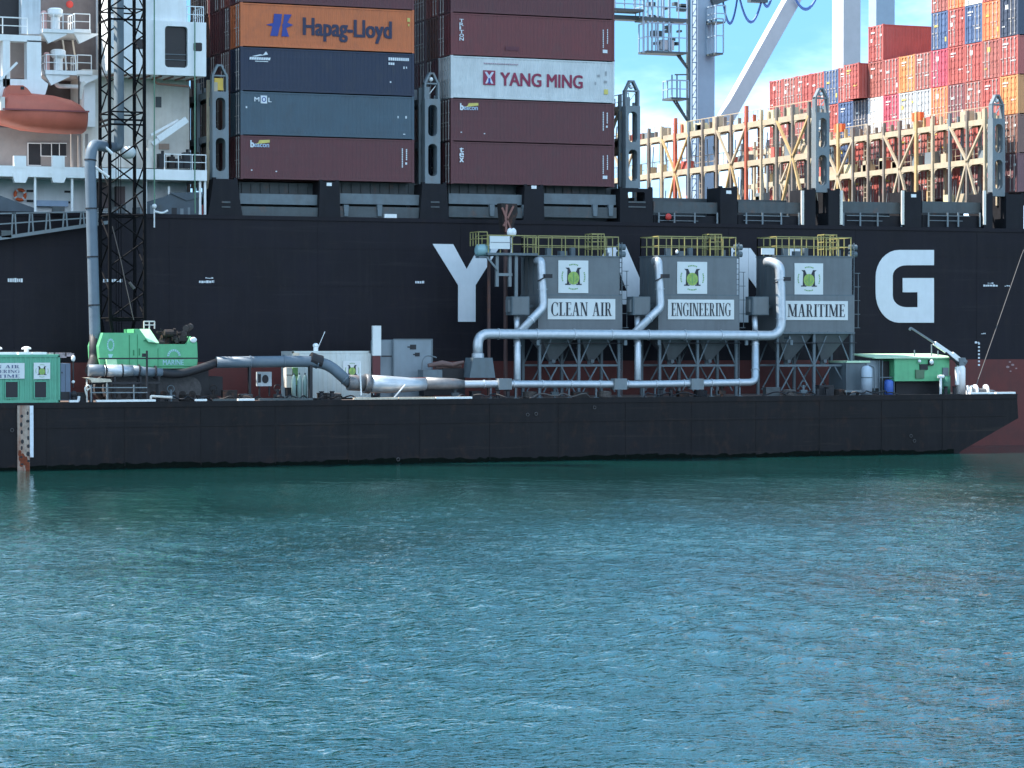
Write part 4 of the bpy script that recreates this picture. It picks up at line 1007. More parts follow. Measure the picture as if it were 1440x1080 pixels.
# ------------------------------------------------------------------ three filter towers
YT = -7.0; TW, TD = 5.9, 3.0
def tower(pxr, word, logo, board, label, idx):
    XR = xw(pxr, YT, 400); XL = XR-TW; y1 = YT+TD
    zt, zm, zb = zw(361, pxr-60, YT), zw(416, pxr-60, YT), zw(467, pxr-60, YT)
    t = thing('filter_tower', label, 'filter tower', ((XL+XR)/2, YT+TD/2, ZD), 'filter towers on the barge')
    m = MB(); m.box(XL, XR, YT, y1, zm+.001, zt); up = m.build('upper_housing', TGREY, t)
    m = MB(); m.box(XL-.05, XR+.14, YT-.12, y1+.1, zb, zm-.001); lo = m.build('lower_housing', TGREY, t)
    m = MB()
    m.box(XL-.03, XR+.1, YT-.10, y1+.06, zm, zm+.09)                      # flange between housings
    m.box(XL-.08, XR+.17, YT-.16, y1+.13, zb-.12, zb-.002)
    m.box(XL-.04, XR+.04, YT-.05, y1+.05, zt+.001, zt+.07)
    for k in range(1, 4):
        x = XL+TW*k/4+ (0.05 if k == 2 else 0)
        m.box(x-.02, x+.02, y1, y1+.06, zm+.1, zt)
    for k in range(8): m.box(XL+.3+k*.72, XL+.36+k*.72, YT-.15, YT-.121, zb-.1, zb+.07)
    m.build('flange', TGREY2, t)
    m = MB()
    for y in (YT+.75, YT+1.6, YT+2.4): m.box(XL-.04, XL, y, y+.06, zb+.05, zt-.05)
    m.build('side_stiffener', TGREY2, t)
    # hoppers
    zh = zw(508, pxr-60, YT+TD/2)
    for k in (0, 1):
        xc = XL+TW*(.27+.48*k)
        hw = TW*.235; m = MB()
        q = [(xc-hw, YT+.15), (xc+hw, YT+.15), (xc+hw, y1-.15), (xc-hw, y1-.15)]; q2 = [(xc-.17, YT+1.33), (xc+.17, YT+1.33), (xc+.17, YT+1.67), (xc-.17, YT+1.67)]
        m.add([(a, b, zb-.12) for a, b in q]+[(a, b, zh) for a, b in q2], [(0, 1, 5, 4), (1, 2, 6, 5), (2, 3, 7, 6), (3, 0, 4, 7), (7, 6, 5, 4), (0, 3, 2, 1)])
        h = m.build('hopper', TGREY, t)
        m = MB(); m.tube([(xc, YT+1.5, zh+.06), (xc, YT+1.5, zh-.2)], .2, 10); m.box(xc-.12, xc+.12, YT+1.1, YT+1.3, zh-.1, zh+.12); m.build('hopper_valve', LEDGEG, h)
    # legs and bracing
    zj = zw(514, pxr-60, YT)
    for x in (XL+.12, (XL+XR)/2, XR-.02):
        for y in (YT+.05, y1-.05):
            m = MB(); m.box(x-.09, x+.09, y-.09, y+.09, ZD+.02, zb-.12); m.box(x-.16, x+.16, y-.16, y+.16, ZD+.021, ZD+.06); m.build('leg', TGREY2, t)
    for y in (YT+.04, y1-.04):
        m = MB(); m.box(XL+.21, XR-.11, y-.06, y+.06, zj-.07, zj+.07)
        for k in (0, 1):
            xa, xb_ = (XL+.12, (XL+XR)/2) if k == 0 else ((XL+XR)/2, XR-.02); xm = (xa+xb_)/2
            for s in (xa+.08, xb_-.08):
                m.beam((xm+(s-xm)*.12, y, zj-.1), (s+(xm-s)*.15, y, ZD+.35), .085)
                m.beam((xm+(s-xm)*.35, y+.02, zb-.25), (s, y+.02, zj+.12), .085)
        m.build('frame_brace', TGREY2, t)
    m = MB(); m.tube([(XL-.3, YT-.2, zb-.75), (XR+.25, YT-.2, zb-.75)], .035, 6); m.build('conduit', DARK, t)
    # guard rail on the roof
    m = MB(); zr = zt+.071
    rail(m, [(XL+.05, y1-.05, zr), (XL+.05, YT+.05, zr), (XR-.05, YT+.05, zr), (XR-.05, y1-.05, zr), (XL+.05, y1-.05, zr)], 1.28, .95, .032)
    m.build('guard_rail', YEL, t)
    m = MB(); gx = XL+TW*.71
    rail(m, [(gx, YT+.8, zr), (gx+.95, YT+.8, zr), (gx+.95, YT+1.8, zr), (gx, YT+1.8, zr), (gx, YT+.8, zr)], 1.5, .5, .03, (.33, .66)); m.build('hatch_cage', YEL, t)
    m = MB()
    for (a, b, s, h) in ((.15, .6, .35, .5), (.38, 1.5, .5, .35), (.55, 2.0, .3, .6), (.9, 1.0, .25, .45)):
        m.box(XL+TW*a, XL+TW*a+s, YT+b, YT+b+s, zr, zr+h)
    m.build('roof_fitting', TGREY2, t)
    m = MB()
    for k, zz in enumerate((.15, .62)):
        m.tube([(XR+.06, YT+.5, zr+zz), (XR+.62, YT+.5, zr+zz)], .2, 12); m.tube([(XR+.3, YT+.5, zr+zz), (XR+.3, YT+.5, zr+zz-.3)], .08, 8)
    m.build('fan_motor', TGREY2, t)
    # caged ladder on the right side
    m = MB()
    for s in (.25, .65): m.beam((XR+.3, YT+s, ZD+.1), (XR+.3, YT+s, zt+1.0), .05)
    for k in range(26): m.beam((XR+.3, YT+.25, ZD+.4+k*.36), (XR+.3, YT+.65, ZD+.4+k*.36), .035)
    for k in range(5): z = zb+.3+k*.95; m.beam((XR+.28, YT+.2, z), (XR+.75, YT+.2, z), .04); m.beam((XR+.75, YT+.2, z), (XR+.75, YT+.7, z), .04)
    m.beam((XR+.75, YT+.45, zb+.3), (XR+.75, YT+.45, zb+4.1), .04)
    m.build('ladder', LEDGEG, t)
    # boards
    emblem(t, xw(logo[0], YT-.02), xw(logo[2], YT-.02), zw(logo[3], logo[0], YT-.02), zw(logo[1], logo[0], YT-.02), YT-.004)
    x0, x1, z0, z1 = xw(board[0], YT-.15), xw(board[2], YT-.15), zw(board[3], board[0], YT-.15), zw(board[1], board[0], YT-.15)
    m = MB(); m.box(x0, x1, YT-.18, YT-.124, z0, z1); bd = m.build('name_board', SIGNW, t)
    dx = (x1-x0)*.05; dz = (z1-z0)*.17
    serif_mb(word, x0+dx, x1-dx, z0+dz, z1-dz, YT-.183).build('lettering', SIGNK, bd)
    # control cabinet at the left corner
    ZQ0, ZQ1 = zw(443, XL and pxr-140, YT-.5), zw(417, pxr-140, YT-.5)
    m = MB(); m.box(XL-2.1, XL-.85, YT-.55, YT+.5, ZQ0, ZQ1); cb = m.build('control_cabinet', TGREY2, t)
    m = MB(); m.box(XL-2.25, XL-2.1, YT-.3, YT+.2, ZQ0+.2, ZQ1-.2); m.box(XL-2.03, XL-.93, YT-.58, YT-.55, ZQ0+.06, ZQ1-.06); m.build('cabinet_door', TGREY, cb)
    m = MB(); m.box(XL-1.0, XL-.04, YT+.55, YT+.75, ZQ0+.5, ZQ0+.7); m.build('cabinet_bracket', TGREY2, cb)
    return t, XL, XR, zt, zm, zb
T1 = tower(871, 'CLEAN AIR', (785, 366, 827, 412), (770, 420, 865, 449), 'grey filter tower with the CLEAN AIR board, leftmost of three', 0)
T2 = tower(1036, 'ENGINEERING', (952, 368, 994, 413), (939, 421, 1032, 449), 'grey filter tower with the ENGINEERING board, middle of three', 1)
T3 = tower(1198, 'MARITIME', (1117, 370, 1157, 414), (1103, 423, 1192, 450), 'grey filter tower with the MARITIME board, rightmost of three', 2)

m = MB(); m.pbox(1071, 349, 1089, 358, YT+.02, .06); o = m.build('roof_panel', SIGNW, T3[0]); o['label'] = 'white panel fixed to the roof rail'
for px in (856, 952): m = MB(); m.ball(V(px, 354, YT+.4), .1, .1, .14); m.build('beacon_lamp', WHITE, T1[0] if px < 900 else T2[0])
# access platform left of the first tower
pf = thing('access_platform', 'grey steel access platform with yellow rail left of the CLEAN AIR tower', 'platform', (T1[1]-1.7, YT+1.2, ZD))
zp = zw(356, 715, YT); xp0, xp1 = xw(686, YT, 355), T1[1]-.02
m = MB(); m.box(xp0, xp1, YT, YT+2.4, zp-.14, zp+.02); m.build('platform_floor', TGREY2, pf)
m = MB(); rail(m, [(xp0+.05, YT+2.3, zp+.02), (xp0+.05, YT+.05, zp+.02), (xp1-.1, YT+.05, zp+.02)], 1.15, .9, .032); m.build('guard_rail', YEL, pf)
for px, b in ((701, 403), (719, 403), (728, 418)):
    m = MB(); m.box(xw(px, YT)-.1, xw(px, YT)+.1, YT+.2, YT+.4, zw(b, px, YT), zp-.141); m.build('hanger_post', BRG, pf)
m = MB(); m.beam(V(685, 362, YT+.1), V(700, 380, YT+.1), .12); m.box(xw(699, YT), xw(722, YT), YT+.18, YT+.24, zw(388, 710, YT), zw(384, 710, YT)); m.build('platform_brace', BRG, pf)
for px in (703, 742):
    m = MB(); m.box(xw(px, YT)-.08, xw(px, YT)+.08, YT+1.9, YT+2.1, ZD+.02, zp-.141); m.build('support_column', M('column_brown', (.09, .05, .045), .7, rust=.5), pf)
m = MB(); m.pbox(689, 332, 717, 350, YT-.1, .08); o = m.build('notice_board', SIGNW); tag(o, 'blank white board fixed to the platform rail left of the towers', 'board')
m = MB(); m.box(*[xw(689, YT), xw(717, YT)], YT-.115, YT-.101, zw(340.5, 700, YT), zw(341.3, 700, YT)); c_ = m.build('board_joint', LEDGEG, o)
tk = thing('air_receiver', 'small pale teal tank at the end of the access platform', 'tank', V(672, 356, YT+.6))
m = MB(); a, b = V(669, 352, YT+.6), V(688, 352, YT+.6); m.tube([a, (a[0]+.1, a[1], a[2]), (b[0]-.1, b[1], b[2]), b], [.25, .4, .4, .25], 14); m.build('tank_shell', M('tank_teal', (.22, .36, .38), .5), tk, True)
m = MB(); m.box(a[0]+.1, b[0]-.1, YT+.3, YT+.9, a[2]-.5, a[2]-.38); m.build('tank_saddle', TGREY2, tk)
m = MB(); rail(m, [(a[0], YT+1.6, a[2]+.3), (a[0], YT+.1, a[2]+.3), (xp0, YT+.1, a[2]+.3)], .9, .5, .03); m.build('tank_rail', YEL, tk)
lm = thing('work_lamp', 'white work lamp on a short post above the access platform', 'lamp', V(720, 350, YT+.3))
m = MB(); m.tube([V(719, 356, YT+.3), V(719, 334, YT+.3)], .05, 8); m.build('lamp_post', WHITE, lm)
m = MB(); m.ball(V(717, 327, YT+.3), .2, .2, .3); m.ball(V(722, 327, YT+.3), .2, .2, .3); m.build('lamp_head', WHITE, lm)
hk = thing('hose_rack', 'rusty brown hose saddle hanging in front of the ship bulwark', 'hose rack', V(713, 330, -3))
m = MB(); m.poly([PX(702, 286, -3), PX(724, 287, -3), PX(725, 300, -3), PX(716, 326, -3), PX(707, 328, -3), PX(704, 312, -3)], -3.4, -2.6); m.build('saddle', DKBROWN, hk)
m = MB(); m.beam(V(706, 292, -3.5), V(718, 322, -3.5), .12); m.beam(V(722, 290, -3.5), V(708, 318, -3.5), .12); m.tube([V(713, 288, -3.45), V(711, 305, -3.5), V(712, 326, -3.5)], .09, 8); m.build('hose', M('hose_rust', (.22, .10, .08), .7), hk)
m = MB(); m.tube([V(711, 326, -3), (V(711, 326, -3)[0], -3, ZD+.02)], .14, 10); m.build('stand_pipe', M('column_brown', (.09, .05, .045), .7, rust=.5), hk)

# ------------------------------------------------------------------ duct work
YU, YL = -8.1, -9.3
def flanges(mb_, path, r, every):
    P = [Vector(p) for p in path]; acc_ = 0
    for i in range(len(P)-1):
        d = P[i+1]-P[i]; L_ = d.length; dn = d.normalized(); s = every-acc_
        while s < L_:
            c = P[i]+dn*s; mb_.tube([c-dn*.04, c+dn*.04], r+.045, 14); s += every
        acc_ = (acc_+L_) % every
def duct(name, label, path, r, mat=GALV, every=3.1, cat='duct', loc=None):
    t = thing(name, label, cat, loc or tuple(path[0]))
    m = MB(); m.tube(path, r, 18); m.build('pipe', mat, t, True)
    m = MB(); flanges(m, path, r, every); m.build('flange_ring', mat, t)
    return t
up = bend([V(672, 503, YU), V(672, 469.5, YU), V(1099, 472, YU), V(1097, 374, YU), (xw(1090, YU), YU+.6, zw(368, 1090, YU)), (xw(1088, YU), YT-.02, zw(368, 1090, YU))], 1.0)
ud = duct('upper_duct', 'long silver duct running under the filter towers and up the MARITIME tower', up, .33, every=2.7, loc=V(672, 530, YU))
m = MB(); m.poly([PX(655, 531, YU), PX(691, 531, YU), PX(687, 503, YU), PX(660, 503, YU)], YU-.7, YU+.7); m.build('fan_plinth', TGREY2, ud)
m = MB(); m.tube([V(672, 505, YU), V(672, 497, YU)], .4, 16); m.build('collar', GALV, ud)
for px in (754, 877, 924, 1047, 1110):
    m = MB(); a = V(px, 476, YU+.3); m.box(a[0]-.08, a[0]+.08, YU+.2, YT-.15, a[2]-.05, a[2]+.1); m.box(a[0]-.1, a[0]+.1, YU-.05, YU+.1, a[2]-.45, a[2]-.1); m.build('duct_hanger', TGREY2, ud)
for (pt, lab) in ((0, 'silver branch duct dropping down the CLEAN AIR tower'), (165, 'silver branch duct dropping down the ENGINEERING tower')):
    pth = bend([(xw(755+pt, YT), YT-.02, zw(367, 755+pt, YT)), V(761+pt, 366, YU+.5), V(764+pt, 432, YU+.4), V(728+pt*.985, 470, YU+.1)], .3)
    b = duct('branch_duct', lab, pth, .27, every=2.4)
    m = MB(); c = V(766+pt, 388, YU+.2); m.box(c[0]-.1, c[0]+.45, c[1]-.25, c[1]+.1, c[2]-.14, c[2]+.12); m.beam((c[0]-.5, c[1], c[2]-.35), (c[0]+.3, c[1], c[2]+.05), .08); m.build('damper', DARK, b)
m = MB(); c = V(1104, 392, YU-.3); m.box(c[0]-.1, c[0]+.4, c[1]-.1, c[1]+.25, c[2]-.14, c[2]+.12); m.beam((c[0]-.75, c[1]+.2, c[2]-.3), (c[0]+.3, c[1], c[2]+.05), .08); m.build('damper', DARK, ud)
# risers between lower and upper duct
for px, lab in ((727.5, 'silver riser pipe left of the CLEAN AIR tower'), (897, 'silver riser pipe between the CLEAN AIR and ENGINEERING towers')):
    t = thing('riser_pipe', lab, 'pipe', V(px, 535, YL+.2))
    m = MB(); m.tube([V(px, 536, YL+.2), V(px, 484, YU+.2), V(px-1, 476, YU+.3)], .23, 14); m.build('pipe', GALV, t, True)
    m = MB(); m.tube([V(px, 466, YU+.5), V(px-1, 443, YT-.1)], .2, 12); m.tube([V(px, 487, YU+.2), V(px, 485.5, YU+.2)], .27, 14); m.build('upper_pipe', GALV, t, True)
lowp = [V(597, 540, YL), V(640, 540.5, YL), V(700, 540, YL), V(900, 540.5, YL), V(1062, 537.5, YL), V(1062, 487, YU+.2), V(1061.5, 477, YU+.3)]
ld = duct('lower_duct', 'silver pipe run along the barge deck in front of the tower legs', bend(lowp, .5), .24, every=2.05)
m = MB(); m.tube([V(1062, 466, YU+.5), V(1061, 443, YT-.1)], .2, 12); m.build('upper_pipe', GALV, ld, True)
for px in (708, 870, 978):
    m = MB(); c = V(px, 540, YL); m.box(c[0]-.45, c[0]+.45, YL-.36, YL+.3, c[2]-.36, c[2]+.36); m.build('valve_box', BRG, ld)
for px in (690, 725, 758, 800, 838, 905, 921, 1000, 1040):
    m = MB(); c = V(px, 545, YL); m.box(c[0]-.05, c[0]+.05, YL-.05, YL+.05, ZD+.02, c[2]+.02); m.box(c[0]-.18, c[0]+.18, YL-.12, YL+.12, ZD+.02, ZD+.06); m.build('pipe_stand', TGREY2, ld)
# thicker sections in the middle of the barge
mid_ = [V(505, 539, YL), V(520, 540, YL), V(545, 540.5, YL), V(575, 541, YL), V(598, 540, YL)]
t = thing('reducer_duct', 'wide shiny tapering duct section before the grey cabinet', 'duct', V(550, 555, YL))
m = MB(); m.tube(mid_[1:], [.58, .55, .46, .40], 22); m.build('cone', GALV, t, True)
m = MB(); m.tube([V(489, 538, YL), V(512, 539, YL)], .50, 20); m.tube([V(512, 539, YL), V(520, 540, YL)], .62, 20); m.tube([V(598, 539, YL), V(640, 540, YL), V(652, 540, YL)], [.40, .36, .26], 18); m.build('sleeve', M('duct_dark', (.14, .14, .145), .45, metal=.3, var=.3, rust=.4), t, True)
m = MB(); m.beam(V(570, 541, YL-.7), V(553, 560, YL-.7), .07); m.tube([V(506, 510, YL-.6), V(508, 556, YL-.6)], .05, 8); m.build('prop', WHITE, t)
m = MB(); m.pbox(576, 531, 599, 536, YL-.1, .5); m.build('rag', M('red_cloth', (.32, .1, .08), .8), t)
el = bend([V(304, 509.5, YL+.5), V(434, 508, YL+.5), V(462, 512, YL+.5), V(492, 539, YL)], 1.1)
t = duct('deck_duct', 'grey duct crossing the middle of the barge and bending down at its right end', el, .36, PIPEG, every=2.2)
m = MB(); m.tube(bend([V(436, 504, YL+.5), V(444, 507, YL+.5), V(452, 509, YL+.5)], .1), .42, 18); m.build('collar', DARK, t)
m = MB(); m.tube([V(288, 515, YL+.5), V(297, 511, YL+.5), V(305, 508.5, YL+.5)], [.1, .16, .2], 12); m.build('nozzle', WHITE, t, True)
m = MB(); m.box(xw(437, YL), xw(441, YL), YL+.2, YL+.6, ZD+.02, zw(505, 438, YL)); m.box(xw(352, YL), xw(355, YL), YL+.3, YL+.6, ZD+.02, zw(515, 352, YL)); m.build('duct_support', DARK, t)
lf = [V(124, 521, YL), V(140, 521, YL), V(146, 521.5, YL), V(168, 521.5, YL), V(186, 521, YL), V(205, 523, YL), V(228, 524, YL)]
t = thing('flexible_duct', 'short silver banded duct lying below the green crane house', 'duct', V(124, 535, YL))
m = MB(); m.tube(lf[:3], .37, 16); m.build('grey_end', PIPEG, t, True)
m = MB(); m.tube(lf[2:5], [.37, .39, .34], 16); m.build('bright_section', GALV, t, True)
m = MB(); m.tube(lf[4:], [.34, .3, .27], 16); m.build('tapered_end', PIPEG, t, True)
m = MB(); m.tube(bend([V(226, 524, YL), V(250, 527, YL+.1), V(280, 519, YL+.4), V(306, 509.5, YL+.5)], 1.0), .27, 14); m.build('rubber_hose', DARK, t, True)
m = MB(); flanges(m, lf, .38, 1.05); m.build('band', DARK, t)
t = thing('duct_trestle', 'dark steel trestle carrying the banded duct by the barge edge', 'trestle', V(170, 560, YL))
m = MB()
for px in (128, 160, 196, 222): m.box(xw(px, YL)-.06, xw(px, YL)+.06, YL-.3, YL-.2, ZD+.02, zw(529, px, YL)); m.box(xw(px, YL)-.06, xw(px, YL)+.06, YL+.2, YL+.3, ZD+.02, zw(529, px, YL))
m.box(xw(126, YL), xw(224, YL), YL-.35, YL-.31, zw(540, 170, YL), zw(537, 170, YL)); m.build('trestle_frame', DARK, t)

# ------------------------------------------------------------------ crane with lattice boom
YCR = -8.3
cr = thing('lattice_crane', 'green crawler crane with tall dark lattice boom beside the accommodation', 'crane', (xw(205, YCR), YCR+1.6, ZD))
def cp(pts): return [PX(a, b, YCR) for a, b in pts]
m = MB(); m.poly(cp([(141, 518), (139, 487), (145, 468), (190, 468), (190, 463), (196, 462.6), (209, 480.5), (226, 484), (262, 484), (268, 473), (277, 481), (278, 503), (277, 518)]), YCR, YCR+3.0); hs = m.build('crane_house', GREEN, cr)
m = MB(); P0 = [V(195.5, 462.6, YCR+.5), V(210.6, 462.4, YCR+.5), V(223.8, 482.3, YCR-.3), V(209, 480.5, YCR-.3)]
m.add(P0+[(a, b+.06, c-.05) for a, b, c in P0], [(3, 2, 1, 0), (4, 5, 6, 7), (0, 1, 5, 4), (1, 2, 6, 5), (2, 3, 7, 6), (3, 0, 4, 7)]); m.build('sloping_hood', M('pale_green', (.35, .6, .36), .5), hs)  # paler green puts sunlight into the hood; its tilt was added too
m = MB()
for a, b, c_, d in ((181.5, 471, 182.5, 517), (193, 470, 193.6, 517), (222, 490, 222.6, 517), (145, 515, 276, 516)): m.pbox(a, b, c_, d, YCR-.025, .03)
for a, b, c_, d in ((187, 492, 189, 500), (195, 490, 197, 500), (202, 478, 207, 480)): m.pbox(a, b, c_, d, YCR-.02, .03)
m.build('panel_seam', M('green_dark', (.03, .17, .07), .6), hs)
PALE = M('pale_teal', (.30, .50, .50), .6)
m = MB(); 
for k in range(14):
    a0, a1 = R(k*26), R(k*26+20); m.poly([PX(155.5+5.2*math.cos(a0), 485+9*math.sin(a0), YCR), PX(155.5+5.2*math.cos(a1), 485+9*math.sin(a1), YCR), PX(155.5+3.4*math.cos(a1), 485+6.2*math.sin(a1), YCR), PX(155.5+3.4*math.cos(a0), 485+6.2*math.sin(a0), YCR)], YCR-.02, YCR-.001)
m.poly([PX(152, 498, YCR), PX(159, 498, YCR), PX(157, 503, YCR), PX(153, 503, YCR)], YCR-.02, YCR-.001); m.build('emblem', PALE, hs)
m = MB()
for k in range(9):
    a0, a1 = R(180+k*20), R(180+k*20+15); m.poly([PX(244.5+9.5*math.cos(a0), 501+10*math.sin(a0), YCR), PX(244.5+9.5*math.cos(a1), 501+10*math.sin(a1), YCR), PX(244.5+6.5*math.cos(a1), 501+7*math.sin(a1), YCR), PX(244.5+6.5*math.cos(a0), 501+7*math.sin(a0), YCR)], YCR-.02, YCR-.001)
m.build('emblem', PALE, hs)
text_mb('MARINE', xw(229, YCR), xw(258, YCR), zw(513, 244, YCR), zw(506, 244, YCR), YCR-.022, bold=.02).build('lettering', PALE, hs)
m = MB(); m.poly([PX(147, 504, YCR), PX(161, 504, YCR), PX(163, 517, YCR), PX(149, 517, YCR)], YCR-.5, YCR-.02); m.build('step_box', M('pale_green', (.35, .6, .36), .5), hs)
# machinery above the deck of the house
random.seed(4)
m = MB()
for k in range(90):
    a, b = random.uniform(224, 266), random.uniform(466, 485); yy = YCR+random.uniform(.4, 2.6); s = random.uniform(.08, .28)
    c = V(a, b, yy)
    if k % 3 == 0: m.tube([c, (c[0]+random.uniform(-.5, .5), c[1]+random.uniform(-.3, .3), c[2]+random.uniform(-.3, .3))], s*.35, 8)
    elif k % 3 == 1: m.box(c[0]-s, c[0]+s, c[1]-s, c[1]+s, c[2]-s*.7, c[2]+s*.7)
    else: m.tube([(c[0]-s, c[1], c[2]), (c[0]+s, c[1], c[2])], s*.8, 10)
m.build('winch_machinery', DKBROWN, hs)
m = MB()
for a, b in ((262, 462), (267, 460), (258, 470), (250, 478)): c = V(a, b, YCR+.6); m.tube([(c[0]-.08, c[1]-.1, c[2]), (c[0]+.08, c[1]+.1, c[2]+.03)], .2, 12)
m.build('sheave', M('sheave_brown', (.05, .04, .037), .7), hs)
m = MB(); rail(m, [(xw(207, YCR), YCR+.8, zw(462, 207, YCR)), (xw(222, YCR), YCR+.8, zw(462, 207, YCR))], .45, .35, .04); m.build('house_rail', CREAM, hs)
m = MB(); m.ball(V(272, 478, YCR-.05), .22, .08, .18); m.build('mirror', WHITE, hs)
# undercarriage
m = MB(); x0, x1 = xw(146, YCR), xw(282, YCR); zq = zw(519, 200, YCR)
m.box(x0+.5, x1+.6, YCR+.3, YCR+2.6, ZD+.3, zq-.02); m.box(x1+.6, x1+1.6, YCR+.6, YCR+2.2, ZD+.3, zq-.5); m.build('undercarriage', DARK, cr)
for yy in (YCR-.2, YCR+2.5):
    m = MB(); r_ = (zq-ZD)*.38
    pts = [(x0+r_-r_*math.cos(R(a)), ZD+.02+r_+r_*math.sin(R(a))) for a in range(-90, 91, 15)][::-1]
    m.poly([(x0+r_+r_*math.cos(R(a)), ZD+.02+r_+r_*math.sin(R(a))) for a in range(90, 271, 15)]+[(x1-r_+r_*math.cos(R(a)), ZD+.02+r_+r_*math.sin(R(a))) for a in range(-90, 91, 15)], yy, yy+.75); tr = m.build('crawler_track', M('track_steel', (.05, .045, .045), .7, var=.4, scale=5), cr)
    m = MB()
    for k in range(9): m.tube([(x0+.6+k*(x1-x0-1.2)/8, yy-.03, ZD+.45), (x0+.6+k*(x1-x0-1.2)/8, yy+.02, ZD+.45)], .22, 10)
    m.build('track_roller', DKBROWN, tr)
# boom
YB0, YB1 = -5.6, -3.05
bx0, bx1 = xw(154, YB0, 150), xw(203, YB0, 150); ztop = 42.0
bm = MB(); bm.box(bx0+.2, bx1-.2, YB0+.3, YB1-.3, 9.0, 9.12)
bo = bm.build('boom', BOOMK, cr)
ch = [(bx0, YB0), (bx1, YB0), (bx1, YB1), (bx0, YB1)]
cxm, cym = (bx0+bx1)/2, (YB0+YB1)/2
for x, y in ch:
    m = MB(); m.tube([(cxm+(x-cxm)*.35, y, 5.4), (x, y, 9.2), (x, y, ztop)], .115, 8); m.build('chord', BOOMK, bo)
bay = 1.62
for f in range(4):
    (xa, ya), (xb_, yb_) = ch[f], ch[(f+1) % 4]; m = MB(); z = 9.2; k = 0
    while z+bay < ztop:
        p, q_ = ((xa, ya), (xb_, yb_)) if k % 2 == 0 else ((xb_, yb_), (xa, ya))
        m.tube([(p[0], p[1], z), (q_[0], q_[1], z+bay)], .05, 6, False)
        if k % 4 == 0: m.tube([(xa, ya, z), (xb_, yb_, z)], .05, 6, False)
        z += bay; k += 1
    m.build('lacing', BOOMK, bo)
m = MB()
for zz in (21.3, 21.6, 27.9): m.box(bx0-.05, bx1+.05, YB0-.05, YB0+.06, zz, zz+.12); m.box(bx0-.06, bx0+.05, YB0, YB1, zz, zz+.12)
m.build('cross_frame', BOOMK, bo)
m = MB()
for d in (0, .18, .36): m.tube([(cxm+d, YB1+.4, 5.5), (cxm+d*.6, YB1+.3, ztop)], .022, 5)
m.build('hoist_wire', BOOMK, bo)
m = MB(); m.tube([V(145, 204, YB0-.3), V(158, 216, YB0-.3)], .1, 8); m.tube([V(134, 235, YB0-.5), V(153, 249, YB0-.4)], .09, 8); m.build('boom_light', WHITE, bo)
# exhaust pipe carried by the boom
ep = bend([V(133, 497, -7.2), V(133.5, 470, -7.2), V(126.5, 225, -7.0), (xw(126.5, -7, 206)+.2, -6.9, zw(203, 127, -7)), (cxm-.6, cym+.05, zw(202, 127, -7))], .75, 8)
t = thing('exhaust_pipe', 'tall grey exhaust pipe rising from the barge and elbowing into the lattice boom', 'pipe', V(133, 505, -7.2))
m = MB(); m.tube(ep, .345, 18); m.build('pipe', PIPEG, t, True)
m = MB(); flanges(m, ep, .345, 3.0); m.build('joint_band', DARK, t)
m = MB(); m.tube(bend([(cxm-.62, cym+.05, zw(202, 127, -7)), (cxm-.15, cym+.2, zw(200, 127, -7)), (cxm-.15, cym+.2, ztop)], .5), .32, 16); m.build('inner_pipe', M('inner_pipe_grey', (.10, .125, .14), .6, var=.15), t, True)
m = MB(); m.tube(bend([V(133, 470, -7.2), V(132.5, 505, -7.3), V(128, 520, -8.6), V(127, 521, YL+.1)], .4), .33, 14); m.build('rubber_hose', DARK, t, True)
m = MB(); m.ball((cxm+.35, cym-.2, zw(214, 165, -4.5)), .5, .5, .42, 12, 8); m.build('insulation_wrap', SIGNW, t, True)
# slack hoses and cables looping over the deck
random.seed(31)
for i, (a, b) in enumerate(((232, 300), (300, 372), (385, 440), (440, 500), (640, 716), (742, 830), (905, 985), (1075, 1150), (1196, 1262))):
    m = MB(); pts = []
    for k in range(12):
        t_ = k/11; pts.append((xw(a+(b-a)*t_, -9.9), -9.9+.35*math.sin(k*1.3+i), ZD+.07+.28*abs(math.sin(k*.9+i*1.7))*(0 < k < 11)))
    m.tube(bend(pts, .25, 3), .05, 6); o = m.build('deck_hose', random.choice([DARK, DKBROWN, ROPE])); tag(o, f'dark slack hose on the barge deck edge, {ORD[i]} of nine counted from left', 'hose', 'slack hoses on the deck edge')
# long pendant line from the boom down to the deck
m = MB(); m.tube([V(158, 318, -6.2), V(170, 366, -6.2), V(176, 395, -6.2), V(188, 450, -6.4)], .03, 6); m.tube([V(182, 397, -6.25), V(189, 406, -6.25)], .1, 8)
o = m.build('tag_line', ROPE); tag(o, 'thin tag line hanging from the boom across the black hull', 'rope')

# ------------------------------------------------------------------ deck houses and cabinets
YG = -9.9
gh = thing('green_site_office', 'green container office with two white boards at the left edge', 'site office', V(40, 566, YG))
x0, x1 = xw(-70, YG, 530), xw(84, YG, 530); z0, z1 = ZD+.06, zw(500, 40, YG)
m = MB()
pit = .3; n_ = int((x1-x0)/pit); fv = []; ff = []
for k in range(n_+1):
    for dx, dd in ((0, 0), (.12, 0), (.15, .03), (.27, .03)):
        xx = x0+k*pit+dx
        if xx <= x1: fv += [(xx, YG+dd, z0), (xx, YG+dd, z1)]
for i in range(len(fv)//2-1): ff.append((2*i, 2*i+2, 2*i+3, 2*i+1))
m.add(fv, ff); m.box(x0, x1, YG+.05, YG+2.4, z0, z1); m.box(x0-.02, x1+.02, YG-.03, YG+.05, z1-.1, z1+.03); m.box(x0-.02, x1+.02, YG-.03, YG+.05, z0-.04, z0+.12); m.box(x1-.1, x1+.02, YG-.03, YG+.1, z0, z1)
ow = m.build('office_wall', GREEN2, gh)
m = MB(); m.box(x0, x1, YG+.06, YG+2.4, z1+.001, z1+.06); m.build('roof', GREEN2, gh)
